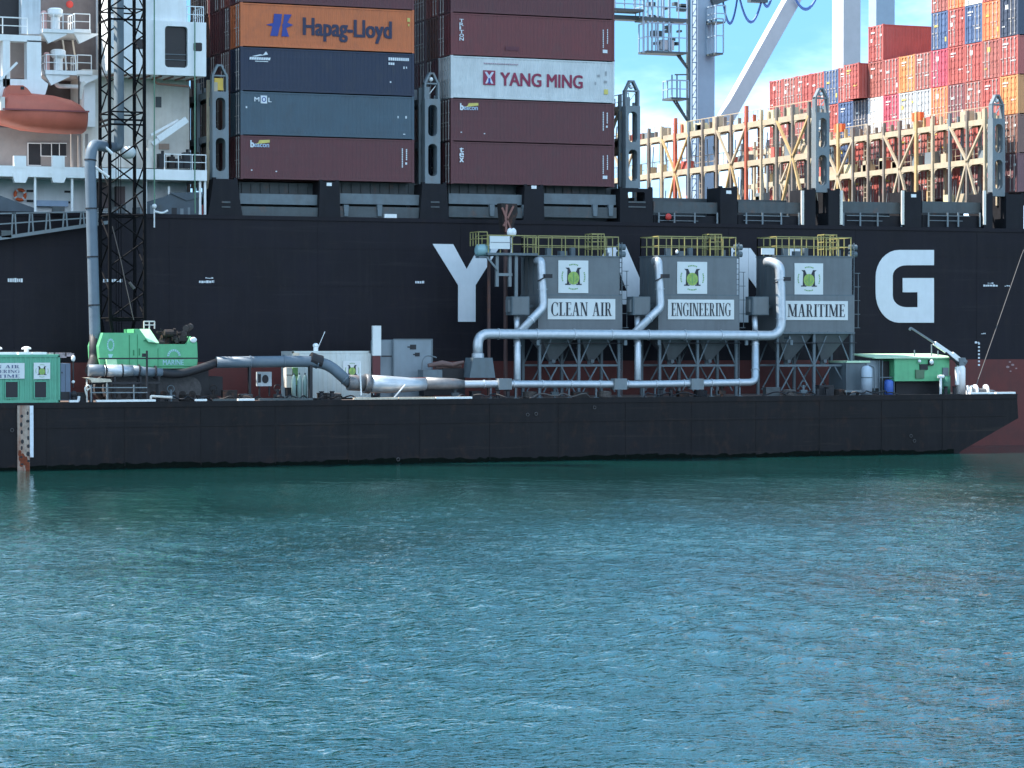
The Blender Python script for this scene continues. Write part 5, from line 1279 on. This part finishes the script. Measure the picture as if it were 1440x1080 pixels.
for a, b in ((8, 25), (49, 65)):
    m = MB(); m.pbox(a, 537, b, 559, YG-.06, .1); f = m.build('window', DARK, gh)
    m = MB(); m.pbox(a-1, 535.6, b+1, 537, YG-.09, .1); m.pbox(a-1, 559, b+1, 560.4, YG-.09, .1); m.pbox(a-1.2, 537, a, 559, YG-.09, .1); m.pbox(b, 537, b+1.2, 559, YG-.09, .1); m.build('window_frame', GREEN2, f)
m = MB(); bx_ = (xw(-45, YG), xw(34, YG)); bz_ = (zw(532.5, 20, YG), zw(510.5, 20, YG)); m.box(*bx_, YG-.08, YG-.032, *bz_); nb = m.build('name_board', SIGNW, gh)
INKB = M('ink_blue', (.10, .12, .2), .6)
hz = (bz_[1]-bz_[0])
for i, wd in enumerate(('CLEAN AIR', 'ENGINEERING', 'MARITIME')):
    zz = bz_[1]-hz*(.28+.3*i); serif_mb(wd, bx_[0]+.35, bx_[1]-.3, zz-hz*.05, zz+hz*.15, YG-.083).build('lettering', INKB, nb)
emblem(gh, xw(47, YG), xw(70, YG), zw(533, 58, YG), zw(510, 58, YG), YG-.032)
for i, (a, b, c_) in enumerate(((-30, 24, 0), (27, 45, 0), (46, 66, 0))):
    m = MB(); m.box(xw(a, YG), xw(b, YG), YG+.1, YG+1.6, z1+.061, z1+.2); m.build('roof_board', WHITE, gh)
for px in (0, 41):
    m = MB(); xx = xw(px, YG); m.tube([(xx, YG+.8, z1+.06), (xx, YG+.8, z1+.38)], .14, 10); m.tube([(xx, YG+.8, z1+.38), (xx, YG+.8, z1+.48), (xx, YG+.8, z1+.55)], [.3, .28, .1], 12); m.build('roof_vent', WHITE, gh)
m = MB(); 
for k in range(18): a = -20+k*6.6+random.uniform(-2, 2); c = V(a, 497, YG+1.9); m.box(c[0]-.12, c[0]+random.uniform(.05, .3), c[1]-.1, c[1]+.1, c[2]-random.uniform(.1, .4), c[2]+.05)
m.beam(V(-60, 498, YG+1.9), V(104, 498, YG+1.9), .1); m.build('roof_clutter', M('clutter_pink', (.3, .24, .24), .7, var=.5, scale=6), gh)
m = MB(); m.pbox(85, 511, 99, 563, YG+.1, 2.0); o = m.build('switch_cabinet', M('cabinet_slate', (.10, .13, .18), .5)); tag(o, 'dark slate steel cabinet on the right side of the green office', 'cabinet')
m = MB(); m.pbox(91.8, 513, 92.2, 556, YG+.085, .02); m.pbox(86.5, 523, 88, 525, YG+.08, .03); m.pbox(85.5, 551, 98, 562, YG+.07, .03); m.build('cabinet_seam', DARK, o)

YW = -6.6
wc = thing('white_container_hut', 'white container hut with green emblem in the middle of the barge', 'hut', V(465, 555, YW))
x0, x1 = xw(411, YW), xw(521, YW); z1 = zw(494, 465, YW)
m = MB(); m.box(x0, x1, YW, YW+2.4, ZD+.1, z1); m.box(x0-.02, x1+.02, YW-.03, YW+.06, z1-.12, z1+.02); m.box(x0-.02, x0+.12, YW-.03, YW+.06, ZD+.1, z1); m.box(x1-.12, x1+.02, YW-.03, YW+.06, ZD+.1, z1)
for k in range(18): m.box(x0+.2+k*.31, x0+.34+k*.31, YW-.02, YW, ZD+.25, z1-.15)
m.build('hut_wall', M('hut_white', (.52, .55, .53), .5, var=.08, streak=.3, streakcol=(.4, .35, .26)), wc)
emblem(wc, xw(482, YW), xw(507, YW), zw(534, 495, YW), zw(507.5, 495, YW), YW-.035)
m = MB(); m.tube([V(444, 494, YW+.6), V(444, 488, YW+.6)], .16, 10); m.ball(V(444, 486, YW+.6), .2, .2, .16); m.tube([V(446, 492, YW+.6), V(457, 466, YW+.6)], .02, 5); m.build('antenna', WHITE, wc)
m = MB(); m.pbox(412, 496, 421, 503, YW-.06, .05); m.build('vent_grille', TIMBER, wc)
gc = thing('grey_generator_cabinet', 'grey steel cabinet with two dark ports beside the white upright panel', 'cabinet', V(575, 555, YW))
m = MB(); x0, x1 = xw(537, YW), xw(608, YW); z1 = zw(477.5, 570, YW); xm_ = xw(553, YW)
m.box(x0, xm_, YW+.3, YW+2.2, ZD+.06, z1-.04); m.box(xm_+.001, x1, YW, YW+2.4, ZD+.06, z1); m.build('cabinet_body', M('cabinet_pale', (.19, .225, .25), .5, var=.08, streak=.25, streakcol=(.13, .14, .15)), gc)
m = MB(); m.box(xm_, x1+.02, YW-.03, YW+.02, z1-.02, z1+.05); m.box(xm_-.02, xm_+.05, YW-.03, YW+.02, ZD+.1, z1-.03); m.box(x1-.06, x1+.02, YW-.03, YW+.02, ZD+.1, z1-.03); m.build('cabinet_trim', LEDGEG, gc)
for px, py, r_ in ((581, 488, 1.3), (587, 498.5, 1)):
    m = MB(); c = V(px, py, YW-.03); m.box(c[0]-.16*r_, c[0]+.16*r_, c[1], c[1]+.06, c[2]-.12*r_, c[2]+.12*r_); m.box(c[0]-.3*r_, c[0]-.16*r_, c[1]+.02, c[1]+.05, c[2]-.04, c[2]+.04); m.build('port', DARK, gc)
m = MB(); m.pbox(524.5, 458, 536, 500, YW-.5, .25); o = m.build('upright_panel', SIGNW); tag(o, 'narrow white upright panel standing between the white hut and grey cabinet', 'panel')
m = MB(); m.pbox(524.5, 500.5, 535, 528, YW-.45, .2); m.pbox(527, 528, 529, 556, YW-.4, .1); m.build('panel_post', M('panel_red', (.09, .02, .022), .6), o)
m = MB(); m.pbox(537, 500, 551, 502, YW-.3, .1); m.build('panel_arm', DARK, o)
# engine / pump skid in front of the cabinet
ps = thing('pump_skid', 'low rusty pump skid between the grey cabinet and the fan plinth', 'pump', V(625, 540, -7.9))
m = MB(); m.pbox(595, 520, 622, 531, -8.2, 1.0); m.build('motor', LEDGEG, ps)
m = MB(); m.tube([V(602, 514, -7.8), V(622, 511, -7.8), V(636, 513, -7.8), V(652, 509, -7.8)], [.12, .2, .16, .1], 10); m.tube([V(612, 516, -7.6), V(648, 514, -7.6)], .16, 10); m.build('pump_body', M('pump_brown', (.14, .08, .07), .7, rust=.5), ps)
m = MB(); m.pbox(622, 518, 652, 532, -7.7, .8); m.pbox(596, 531, 654, 556, -7.6, .9); m.build('skid_base', DARK, ps)
m = MB(); m.tube(bend([V(593, 520, -8.3), V(594, 506, -8.3), V(599, 500, -8.3), V(608, 501, -8.3), V(614, 503, -8.3)], .3), .045, 6); m.build('hose', LEDGEG, ps)
# pallets of equipment left of the white hut
for i, (a, b, c_, d, mt, lab) in enumerate(((403, 517, 411, 545, CREAM, 'narrow cream locker left of the gas bottles'), (412, 517, 419, 541, SIGNGD, 'olive green locker beside the gas bottles'))):
    m = MB(); m.pbox(a, b, c_, d, -7.6, .7); o = m.build('locker', mt); tag(o, lab, 'locker')
    m2 = MB(); m2.pbox(a, b+10, c_, b+11, -7.63, .03); m2.pbox(a+1, d, c_-1, 557, -7.5, .5); m2.build('locker_base', DARK, o)
for i, px in enumerate((413, 421, 429)):
    t = thing('gas_bottle', f'pale green gas bottle, {["left", "middle", "right"][i]} of three before the white hut', 'gas bottle', V(px, 556, -8.4), 'gas bottles by the white hut')
    m = MB(); m.tube([(xw(px, -8.4), -8.4, ZD+.02), (xw(px, -8.4), -8.4, ZD+1.35), (xw(px, -8.4), -8.4, ZD+1.55), (xw(px, -8.4), -8.4, ZD+1.62)], [.15, .15, .09, .05], 12); m.build('bottle', M('bottle_green', (.22, .32, .3), .45), t, True)
    m = MB(); m.tube([(xw(px, -8.4), -8.4, ZD+1.6), (xw(px, -8.4), -8.4, ZD+1.75)], .05, 8); m.build('valve', LEDGEG, t)
wb = thing('meter_panel', 'small white control panel with black gauge on the deck', 'panel', V(372, 555, -7.8))
m = MB(); m.pbox(362, 523, 382, 543, -7.8, .3); m.build('panel_box', M('panel_grey', (.42, .46, .48), .5), wb)
m = MB(); m.poly([PX(373+4.5*math.cos(R(a)), 533+6*math.sin(R(a)), -7.8) for a in range(0, 360, 20)], -7.84, -7.79); m.pbox(363, 526, 367, 538, -7.83, .03); m.build('gauge', DARK, wb)
m = MB(); m.pbox(364, 543, 366, 557, -7.7, .1); m.pbox(378, 543, 380, 557, -7.7, .1); m.build('leg', DARK, wb)

# hand rails and posts along the deck edge at the left
hr = thing('deck_railing', 'dark pipe railing along the barge edge below the green crane', 'railing', V(165, 566, -10.2))
m = MB()
for py in (546, 553): m.beam(V(128, py-1, -10.2), V(207, py-1, -10.2), .06)
m.build('rail', BRG, hr)
for px in (128, 151, 188): m = MB(); m.box(xw(px, -10.2)-.035, xw(px, -10.2)+.035, -10.24, -10.16, ZD+.02, zw(541, px, -10.2)); m.build('post', BRG, hr)
fr_ = thing('fairlead_frame', 'black post with long horizontal bar in front of the green crane', 'frame', V(206, 566, -10))
m = MB(); m.box(xw(205, -10), xw(207.5, -10), -10.1, -10, ZD+.02, zw(493, 206, -10)); m.build('post', DARK, fr_)
m = MB(); m.pbox(139, 503, 279, 505, -9.98, .08); m.pbox(200, 497, 205, 502, -10.02, .1); m.build('bar', DARK, fr_)
sp = thing('boat_fender_board', 'cream board lying on the trestle at the left of the crane', 'board', V(136, 534, -10))
m = MB(); m.poly([PX(118, 531, -10), PX(127, 531, -10), PX(155, 533, -10), PX(157, 537, -10), PX(129, 538, -10), PX(127, 534, -10)], -10.1, -9.4); m.build('board', TIMBER, sp)
m = MB(); m.tube(bend([V(122, 556, -10), V(119, 546, -10), V(124, 541, -10), V(128, 545, -10), V(122, 549, -10)], .1), .05, 6); m.beam(V(122, 533, -9.8), (xw(122, -9.8), -9.8, ZD+.02), .08); m.beam(V(150, 534, -9.8), (xw(150, -9.8), -9.8, ZD+.02), .08); m.build('board_stand', CREAM, sp)
bb = thing('pipe_stub', 'bent white pipe stub on deck right of the black post', 'pipe', V(214, 566, -10))
m = MB(); m.tube(bend([V(212, 562, -10), V(212, 557, -10), V(242, 559, -10)], .12), .08, 8); m.build('pipe', CREAM, bb)
m = MB(); m.box(xw(210, -10), xw(214, -10), -10.15, -9.85, ZD+.02, zw(561, 212, -10)); m.box(xw(236, -10), xw(239, -10), -10.1, -9.9, ZD+.02, zw(560, 237, -10)); m.build('stub_base', DARK, bb)
cb2 = thing('cable_reel', 'white and dark valve cluster beside the slate cabinet', 'valve', V(104, 566, -10.1))
m = MB(); m.tube(bend([V(99, 566, -10.1), V(110, 565.5, -10.1), V(111, 557, -10.1)], .15), .09, 8); m.build('pipe', WHITE, cb2)
m = MB(); m.tube([V(104, 566, -10.1), V(104, 555, -10.1)], .1, 8); m.ball(V(104, 554, -10.1), .2); m.tube([V(103, 545, -9.9), V(103, 500, -9.9)], .05, 6); m.build('valve', DARK, cb2)
m = MB(); m.ball(V(103, 504, -9.9), .13, .13, .2); m.ball(V(103, 537, -9.9), .1); m.build('lamp', WHITE, cb2)

# small deck clutter, each piece its own thing
random.seed(21)
spots = [(110, 556), (262, 553), (300, 553), (322, 551), (345, 553), (390, 553), (455, 552), (470, 554), (640, 553), (668, 551), (745, 549), (780, 550), (815, 551), (850, 549), (930, 549), (960, 550), (985, 549), (1015, 549), (1085, 546), (1110, 547), (1130, 546), (1160, 548), (1180, 545), (240, 556), (285, 555)]
names = [('tool_box', 'dark steel tool box'), ('hose_coil', 'dark coiled hose'), ('valve_wheel', 'small dark valve with hand wheel')]
seen = {}
near_of = lambda p: 'crane' if p < 300 else 'meter panel' if p < 400 else 'white hut' if p < 540 else 'fan plinth' if p < 700 else 'CLEAN AIR tower' if p < 875 else 'ENGINEERING tower' if p < 1045 else 'MARITIME tower'
for i, (px, py) in enumerate(spots):
    k = i % 3; yy = -8.7+random.uniform(-.6, .3); x = xw(px, yy)
    sm_ = [q for q in range(len(spots)) if q % 3 == k and near_of(spots[q][0]) == near_of(px)]
    sm_.sort(key=lambda q: spots[q][0]); sfx = '' if len(sm_) == 1 else (', ' + ['left', 'right', 'far right'][sm_.index(i)] + ' one')
    t = thing(names[k][0], f'{names[k][1]} on the barge deck near the {near_of(px)}{sfx}', names[k][0].replace('_', ' '), (x, yy, ZD+.02), 'small fittings on the barge deck')
    m = MB()
    if k == 0:
        w_, h_ = random.uniform(.3, .6), random.uniform(.3, .7); m.box(x-w_, x+w_, yy-.25, yy+.25, ZD+.02, ZD+h_); m.box(x-w_-.02, x+w_+.02, yy-.27, yy+.27, ZD+h_+.001, ZD+h_+.08); m.box(x-.12, x+.12, yy-.3, yy-.271, ZD+h_*.8, ZD+h_*.9); m.build('box', random.choice([DKBROWN, DARK, DECKG]), t)
    elif k == 1:
        for j in range(4): m.tube([(x+.42*math.cos(R(a)), yy+.42*math.sin(R(a)), ZD+.09+j*.1+.02*math.sin(R(a*2))) for a in range(0, 361, 24)], .06, 6, False)
        m.build('coil', random.choice([DARK, DKBROWN, ROPE]), t)
    else:
        m.tube([(x, yy, ZD+.02), (x, yy, ZD+.75)], .09, 8); m.box(x-.25, x+.25, yy-.12, yy+.12, ZD+.2, ZD+.42); m.tube([(x+.22*math.cos(R(a)), yy, ZD+.8+.22*math.sin(R(a))) for a in range(0, 361, 30)], .03, 6, False); m.build('valve', random.choice([DARK, TGREY2, DKBROWN]), t)

# ------------------------------------------------------------------ right end of the barge
YR = -7.6
dh = thing('green_deckhouse', 'green deckhouse with flat roof at the bow end of the barge', 'deckhouse', V(1270, 555, YR))
zr = zw(504, 1270, YR)
m = MB(); m.box(xw(1258, YR-.5), xw(1335, YR-.5), YR-.5, YR+2.6, ZD+.95, zr); dw = m.build('green_wall', GREEN, dh)
m = MB(); m.box(xw(1262, YR), xw(1333, YR), YR+.2, YR+2.5, ZD+.02, ZD+.949); m.build('dark_base', DARK, dh)
m = MB(); m.box(xw(1190, YR), xw(1223, YR), YR, YR+2.5, ZD+.02, zr-.3); m.build('side_wall', TGREY2, dh)
m = MB(); m.box(xw(1218, YR+.3), xw(1257, YR+.3), YR+1.2, YR+2.5, ZD+.02, zr-.1); m.build('back_wall', TGREY2, dh)
m = MB(); xa_, xb_ = xw(1223, YR), xw(1338, YR); m.polyx([(YR-.7, zr+.001), (YR+2.8, zr+.24), (YR+2.8, zr+.32), (YR-.7, zr+.08)], xa_, xb_); m.box(xw(1259, YR), xw(1334, YR), YR+2.3, YR+2.59, zr, zr+.18); m.box(xw(1190, YR), xw(1223, YR)-.01, YR-.1, YR+2.6, zr-.29, zr-.16); m.build('roof', M('roof_pale_green', (.45, .62, .42), .5, var=.1), dh)
m = MB(); m.pbox(1238, 508, 1257, 545, YR+.2, .1); m.build('doorway', DARK, dh)
m = MB()
for a in (1236.5, 1240.5, 1257): m.pbox(a, 506, a+1.2, 556, YR-.3, .1)
m.pbox(1237, 530, 1258, 531.5, YR-.28, .06); m.build('door_post', TGREY2, dh)
m = MB(); m.pbox(1237, 507, 1237.8, 556, YR+.02, .06); m.pbox(1219, 507, 1236, 546, YR-.05, .1); m.build('locker_door', M('cabinet_pale', (.19, .225, .25), .5), dh)
m = MB(); m.pbox(1306, 506, 1313, 514, YR-.62, .1); m.pbox(1294, 512, 1305, 520, YR-.6, .1); m.build('wall_box', DARK, dh)
m = MB(); m.ball(V(1310, 509, YR-.75), .16, .12, .18); m.ball(V(1293, 508, YR-.7), .12); m.build('flood_lamp', WHITE, dh)
m = MB(); m.pbox(1326, 517, 1334, 535, YR-.6, .08); m.build('wall_panel', LEDGEG, dh)
m = MB(); m.pbox(1288, 520, 1300, 532, YR-.62, .1); m.build('hose_reel', M('olive', (.08, .14, .08), .6), dh)
m = MB()
for px, h in ((1286, 492), (1310, 484), (1319, 493)): m.tube([V(px, 502, YR+.5), V(px, h, YR+.5)], .05, 6)
m.build('aerial', LEDGEG, dh)
t = thing('white_tank', 'pale upright tank with rounded top left of the deckhouse door', 'tank', V(1219, 552, YR-.9))
m = MB(); xx = xw(1219, YR-.9); m.tube([(xx, YR-.9, ZD+.05), (xx, YR-.9, zw(519, 1219, YR-.9)), (xx, YR-.9, zw(515.5, 1219, YR-.9)), (xx, YR-.9, zw(514, 1219, YR-.9))], [.38, .38, .28, .1], 16); m.build('tank_shell', M('tank_pale', (.38, .44, .5), .4), t, True)
m = MB(); m.tube([(xx, YR-.9, ZD+.1), (xx, YR-.9, ZD+.16)], .42, 16); m.tube([(xx, YR-.9, ZD+1.2), (xx, YR-.9, ZD+1.26)], .40, 16); m.tube(bend([(xx+.1, YR-1.1, zw(514, 1219, YR)), (xx+.45, YR-1.1, zw(516, 1219, YR)), (xx+.5, YR-1.1, ZD+.3)], .15), .05, 6); m.build('tank_band', TGREY2, t)
t = thing('blue_drum', 'blue plastic drum standing in the deckhouse opening', 'drum', V(1268-18, 552, YR-.4))
m = MB(); xx = xw(1250, YR-.6); m.tube([(xx, YR-.6, ZD+.02), (xx, YR-.6, ZD+.1), (xx, YR-.6, ZD+.5), (xx, YR-.6, ZD+.95), (xx, YR-.6, ZD+1.0)], [.28, .31, .33, .31, .27], 14); m.build('drum_body', BLUEP, t, True)
m = MB(); m.tube([(xx, YR-.6, ZD+1.0), (xx, YR-.6, ZD+1.06)], .24, 12); m.build('drum_lid', BLUEP, t)
t = thing('bench', 'small grey steel bench at the deck edge left of the deckhouse', 'bench', V(1202, 556, -9.6))
m = MB(); m.pbox(1190, 549, 1213, 551.5, -9.7, .5); m.build('seat', LEDGEG, t)
for px in (1195, 1208): m = MB(); m.pbox(px, 551.6, px+2, 557, -9.6, .4); m.build('leg', LEDGEG, t)
t = thing('standpipe', 'white T-shaped standpipe before the green deckhouse', 'pipe', V(1323, 556, YR-1.4))
m = MB(); xx = xw(1323, YR-1.4); m.tube([(xx, YR-1.4, ZD+.02), (xx, YR-1.4, zw(530, 1323, YR-1.4))], .09, 8); m.build('pipe', WHITE, t)
m = MB(); m.tube([V(1319, 529.5, YR-1.4), V(1327, 529.5, YR-1.4)], .12, 8); m.build('tee_head', WHITE, t)
t = thing('oil_drum', 'dark green drum right of the standpipe', 'drum', V(1330, 556, YR-1))
m = MB(); xx = xw(1330, YR-1.); m.tube([(xx, YR-1., ZD+.02), (xx, YR-1., ZD+1.3)], .33, 14); m.build('drum_body', M('drum_green', (.03, .13, .08), .45), t, True)
m = MB()
for z in (.42, .86, 1.28): m.tube([(xx, YR-1., ZD+z), (xx, YR-1., ZD+z+.03)], .345, 14)
m.build('drum_rib', M('drum_green', (.03, .13, .08), .45), t)
# knuckle boom deck crane
YK = -8.4
dc = thing('deck_crane', 'small white hydraulic deck crane with boom raised to the left', 'crane', V(1351, 556, YK))
m = MB(); xx = xw(1351, YK); m.tube([(xx, YK, ZD+.02), (xx, YK, zw(518, 1351, YK)), (xx, YK, zw(514, 1351, YK))], [.34, .34, .25], 16); m.build('pedestal', WHITE, dc, True)
m = MB(); m.box(xx-.25, xx+.25, YK-.25, YK+.25, zw(514, 1351, YK), zw(503, 1351, YK)); m.tube([V(1355, 510, YK-.1), V(1357, 506, YK-.1)], .22, 10); m.build('slew_head', LEDGEG, dc)
m = MB(); m.beam(V(1352, 509, YK), V(1338, 498, YK), .34, .3); m.beam(V(1338, 499, YK), V(1314, 482.5, YK), .26, .24); bm_ = m.build('boom', WHITE, dc)
m = MB(); m.beam(V(1315, 483, YK), V(1281, 461, YK), .12, .12); m.tube([V(1281, 461, YK), V(1279, 464, YK)], .1, 8); m.build('boom_extension', BRG, bm_)
m = MB(); m.tube([V(1349, 513, YK-.15), V(1330, 496, YK-.15)], .08, 8); m.build('ram', DARK, bm_)
m = MB(); m.pbox(1345, 516, 1349, 541, YK-.5, .2); m.build('sunlit_guard', WHITE, dc)  # white strip stands for the sunlit left side of the pedestal
# winch and mooring gear at the bow
wn = thing('anchor_winch', 'small white winch with coiled wire at the barge bow', 'winch', V(1385, 557, -9.6))
m = MB(); a, b = V(1371, 551, -9.6), V(1386, 551, -9.6); m.tube([a, b], .25, 14); m.build('drum', DECKG, wn)
m = MB()
for px in (1363, 1371, 1386): c = V(px, 549, -9.6); m.tube([(c[0]-.05, c[1], c[2]), (c[0]+.05, c[1], c[2])], .42 if px > 1365 else .3, 16)
m.pbox(1361, 542, 1365, 557, -9.7, .25); m.pbox(1362, 542, 1369, 544, -9.7, .25); m.build('side_frame', WHITE, wn)
m = MB()
for j in range(5): m.tube([V(1378+j*4.4+4*math.cos(R(a)), 551+3*math.sin(R(a))+j*.3, -9.5+.2*j) for a in range(0, 361, 24)], .05, 6, False)
m.build('wire_coil', BRG, wn)
m = MB(); m.tube([V(1460, 305, -0.5), V(1437, 358, -1.6), V(1405, 450, -5), V(1371, 547, -9.3)], .035, 6); o = m.build('mooring_rope', ROPE); tag(o, 'thin mooring rope slanting up from the barge bow to the ship', 'rope')

# ================================================================== QUAY CRANES beyond the ship
YS = 60.0
qc = thing('quay_crane', 'blue grey ship to shore crane leg with stairs and cable platform behind ship', 'crane', V(992, 474, YS))
ZQ = 3.2
def leg(pa, pb, Y, dep, mat, parent, name='leg'):
    m = MB(); m.box(xw(pa, Y, 100), xw(pb, Y, 100), Y, Y+dep, ZQ, 62); return m.build(name, mat, parent)
leg(981, 1005, YS, 1.4, STSBL, qc)
m = MB(); m.tube([V(968, 190, YS-.5), V(968, -60, YS-.5)], .22, 10); m.build('riser', STSD, qc)
m = MB()
x_a, x_b = xw(972.5, YS-.3), xw(979, YS-.3)
for x in (x_a, x_b): m.beam((x, YS-.3, ZQ), (x, YS-.3, 60), .12)
z = ZQ
while z < 58: m.beam((x_a, YS-.3, z), (x_b, YS-.3, z), .1); m.beam((x_a, YS-.3, z), (x_b, YS-.3, z+.9), .07); z += 1.1
m.build('caged_ladder', M('sts_ladder', (.2, .26, .33), .6), qc)
def plat(a, b, py, th, name='platform', rails=True, Y0=YS-2.2, dep=2.0, h=1.6):
    m = MB(); m.box(xw(a, Y0, py), xw(b, Y0, py), Y0, Y0+dep, zw(py+th, (a+b)/2, Y0), zw(py, (a+b)/2, Y0)); m.build(name, STSD, qc)
    if rails:
        m = MB(); z0 = zw(py, (a+b)/2, Y0); rail(m, [(xw(a, Y0)+.05, Y0+dep, z0), (xw(a, Y0)+.05, Y0+.05, z0), (xw(b, Y0), Y0+.05, z0)], h, .9, .06); m.build('platform_rail', STSBL, qc)
plat(910, 966, 72, 3, h=2.6); plat(905, 966, 25, 5, h=2.0); plat(864, 905, 12, 3.5, h=.9); plat(944, 968, 137, 3, h=1.6); plat(1006, 1017, 74, 2.5, h=3.2); plat(1006, 1020, 30, 2, h=1.5)
m = MB(); m.pbox(864, 22, 916, 28, YS-1, 1.2); m.build('cable_beam', STSD, qc)
m = MB()
for a, b, c_, d in ((950, 75, 966, 96), (946, 140, 966, 170)):
    for s in (0, 4): m.beam(V(a+s, b, YS-1), V(c_+s*.3, d, YS-1), .14)
    for k in range(7): t_ = k/6; m.beam(V(a+(c_-a)*t_, b+(d-b)*t_, YS-1), V(a+4+(c_-a)*t_, b+(d-b)*t_, YS-1), .1)
m.build('inclined_ladder', STSD, qc)
m = MB()
for px in (905, 911, 917, 925, 933, 941): m.beam(V(px, 74, YS-2.1), V(px, -20, YS-2.1), .16)
m.build('platform_column', STSBL, qc)
m = MB()
for k in range(16): a, b = random.uniform(915, 962), random.uniform(2, 66); c = V(a, b, YS-1.3); s = random.uniform(.15, .5); m.box(c[0]-s, c[0]+s, c[1]-.3, c[1]+.3, c[2]-s*.6, c[2]+s*.6)
m.build('cable_reel_gear', STSD, qc)
m = MB(); m.pbox(930, 56, 948, 70, YS-2, 1); m.build('equipment_box', STSW, qc)
m = MB()
for px, t_ in ((945, 105), (952, 105)): m.beam(V(px, 137, YS-2), V(px, t_, YS-2), .1)
m.beam(V(949, 105, YS-2), V(966, 105, YS-2), .12); m.build('landing_frame', STSD, qc)
m = MB(); m.beam(V(1120, -12, YS+1), V(1010, 185, YS+1), 1.35, 1.2); m.build('diagonal_brace', STSW, qc)
m = MB()
for a, b, dep in ((1016, 1037, 36), (1040, 1072, 34), (1072, 1085, 12), (1118, 1148, 16)):
    for o_ in (0, .5): m.tube([V(a+(b-a)*t_/10, dep*(1-((t_/5)-1)**2)+o_*4-4, YS) for t_ in range(11)], .09, 6)
m.build('festoon_cable', CABLE, qc)
m = MB(); m.beam(V(1000, 4, YS), V(1040, -12, YS), .7); m.pbox(1056, -8, 1080, 3, YS-.3, .8); m.build('trolley_beam', STSD, qc)
q2 = thing('quay_crane', 'pale quay crane leg rising behind the red container block', 'crane', V(1195, 474, YS+3))
leg(1186, 1210, YS+3, 2.3, STSW, q2)
m = MB(); m.box(xw(1183, YS), xw(1214, YS), YS+2.5, YS+9, ZQ, ZQ+3); m.build('bogie', STSD, q2)
q3 = thing('quay_crane', 'blue grey quay crane leg seen between the tall container stacks', 'crane', V(1245, 474, YS+16))
leg(1232, 1258, YS+16, 1.6, STSBL, q3)
m = MB(); m.box(xw(1228, YS+16), xw(1262, YS+16), YS+15, YS+20, ZQ, ZQ+3); m.build('bogie', STSD, q3)
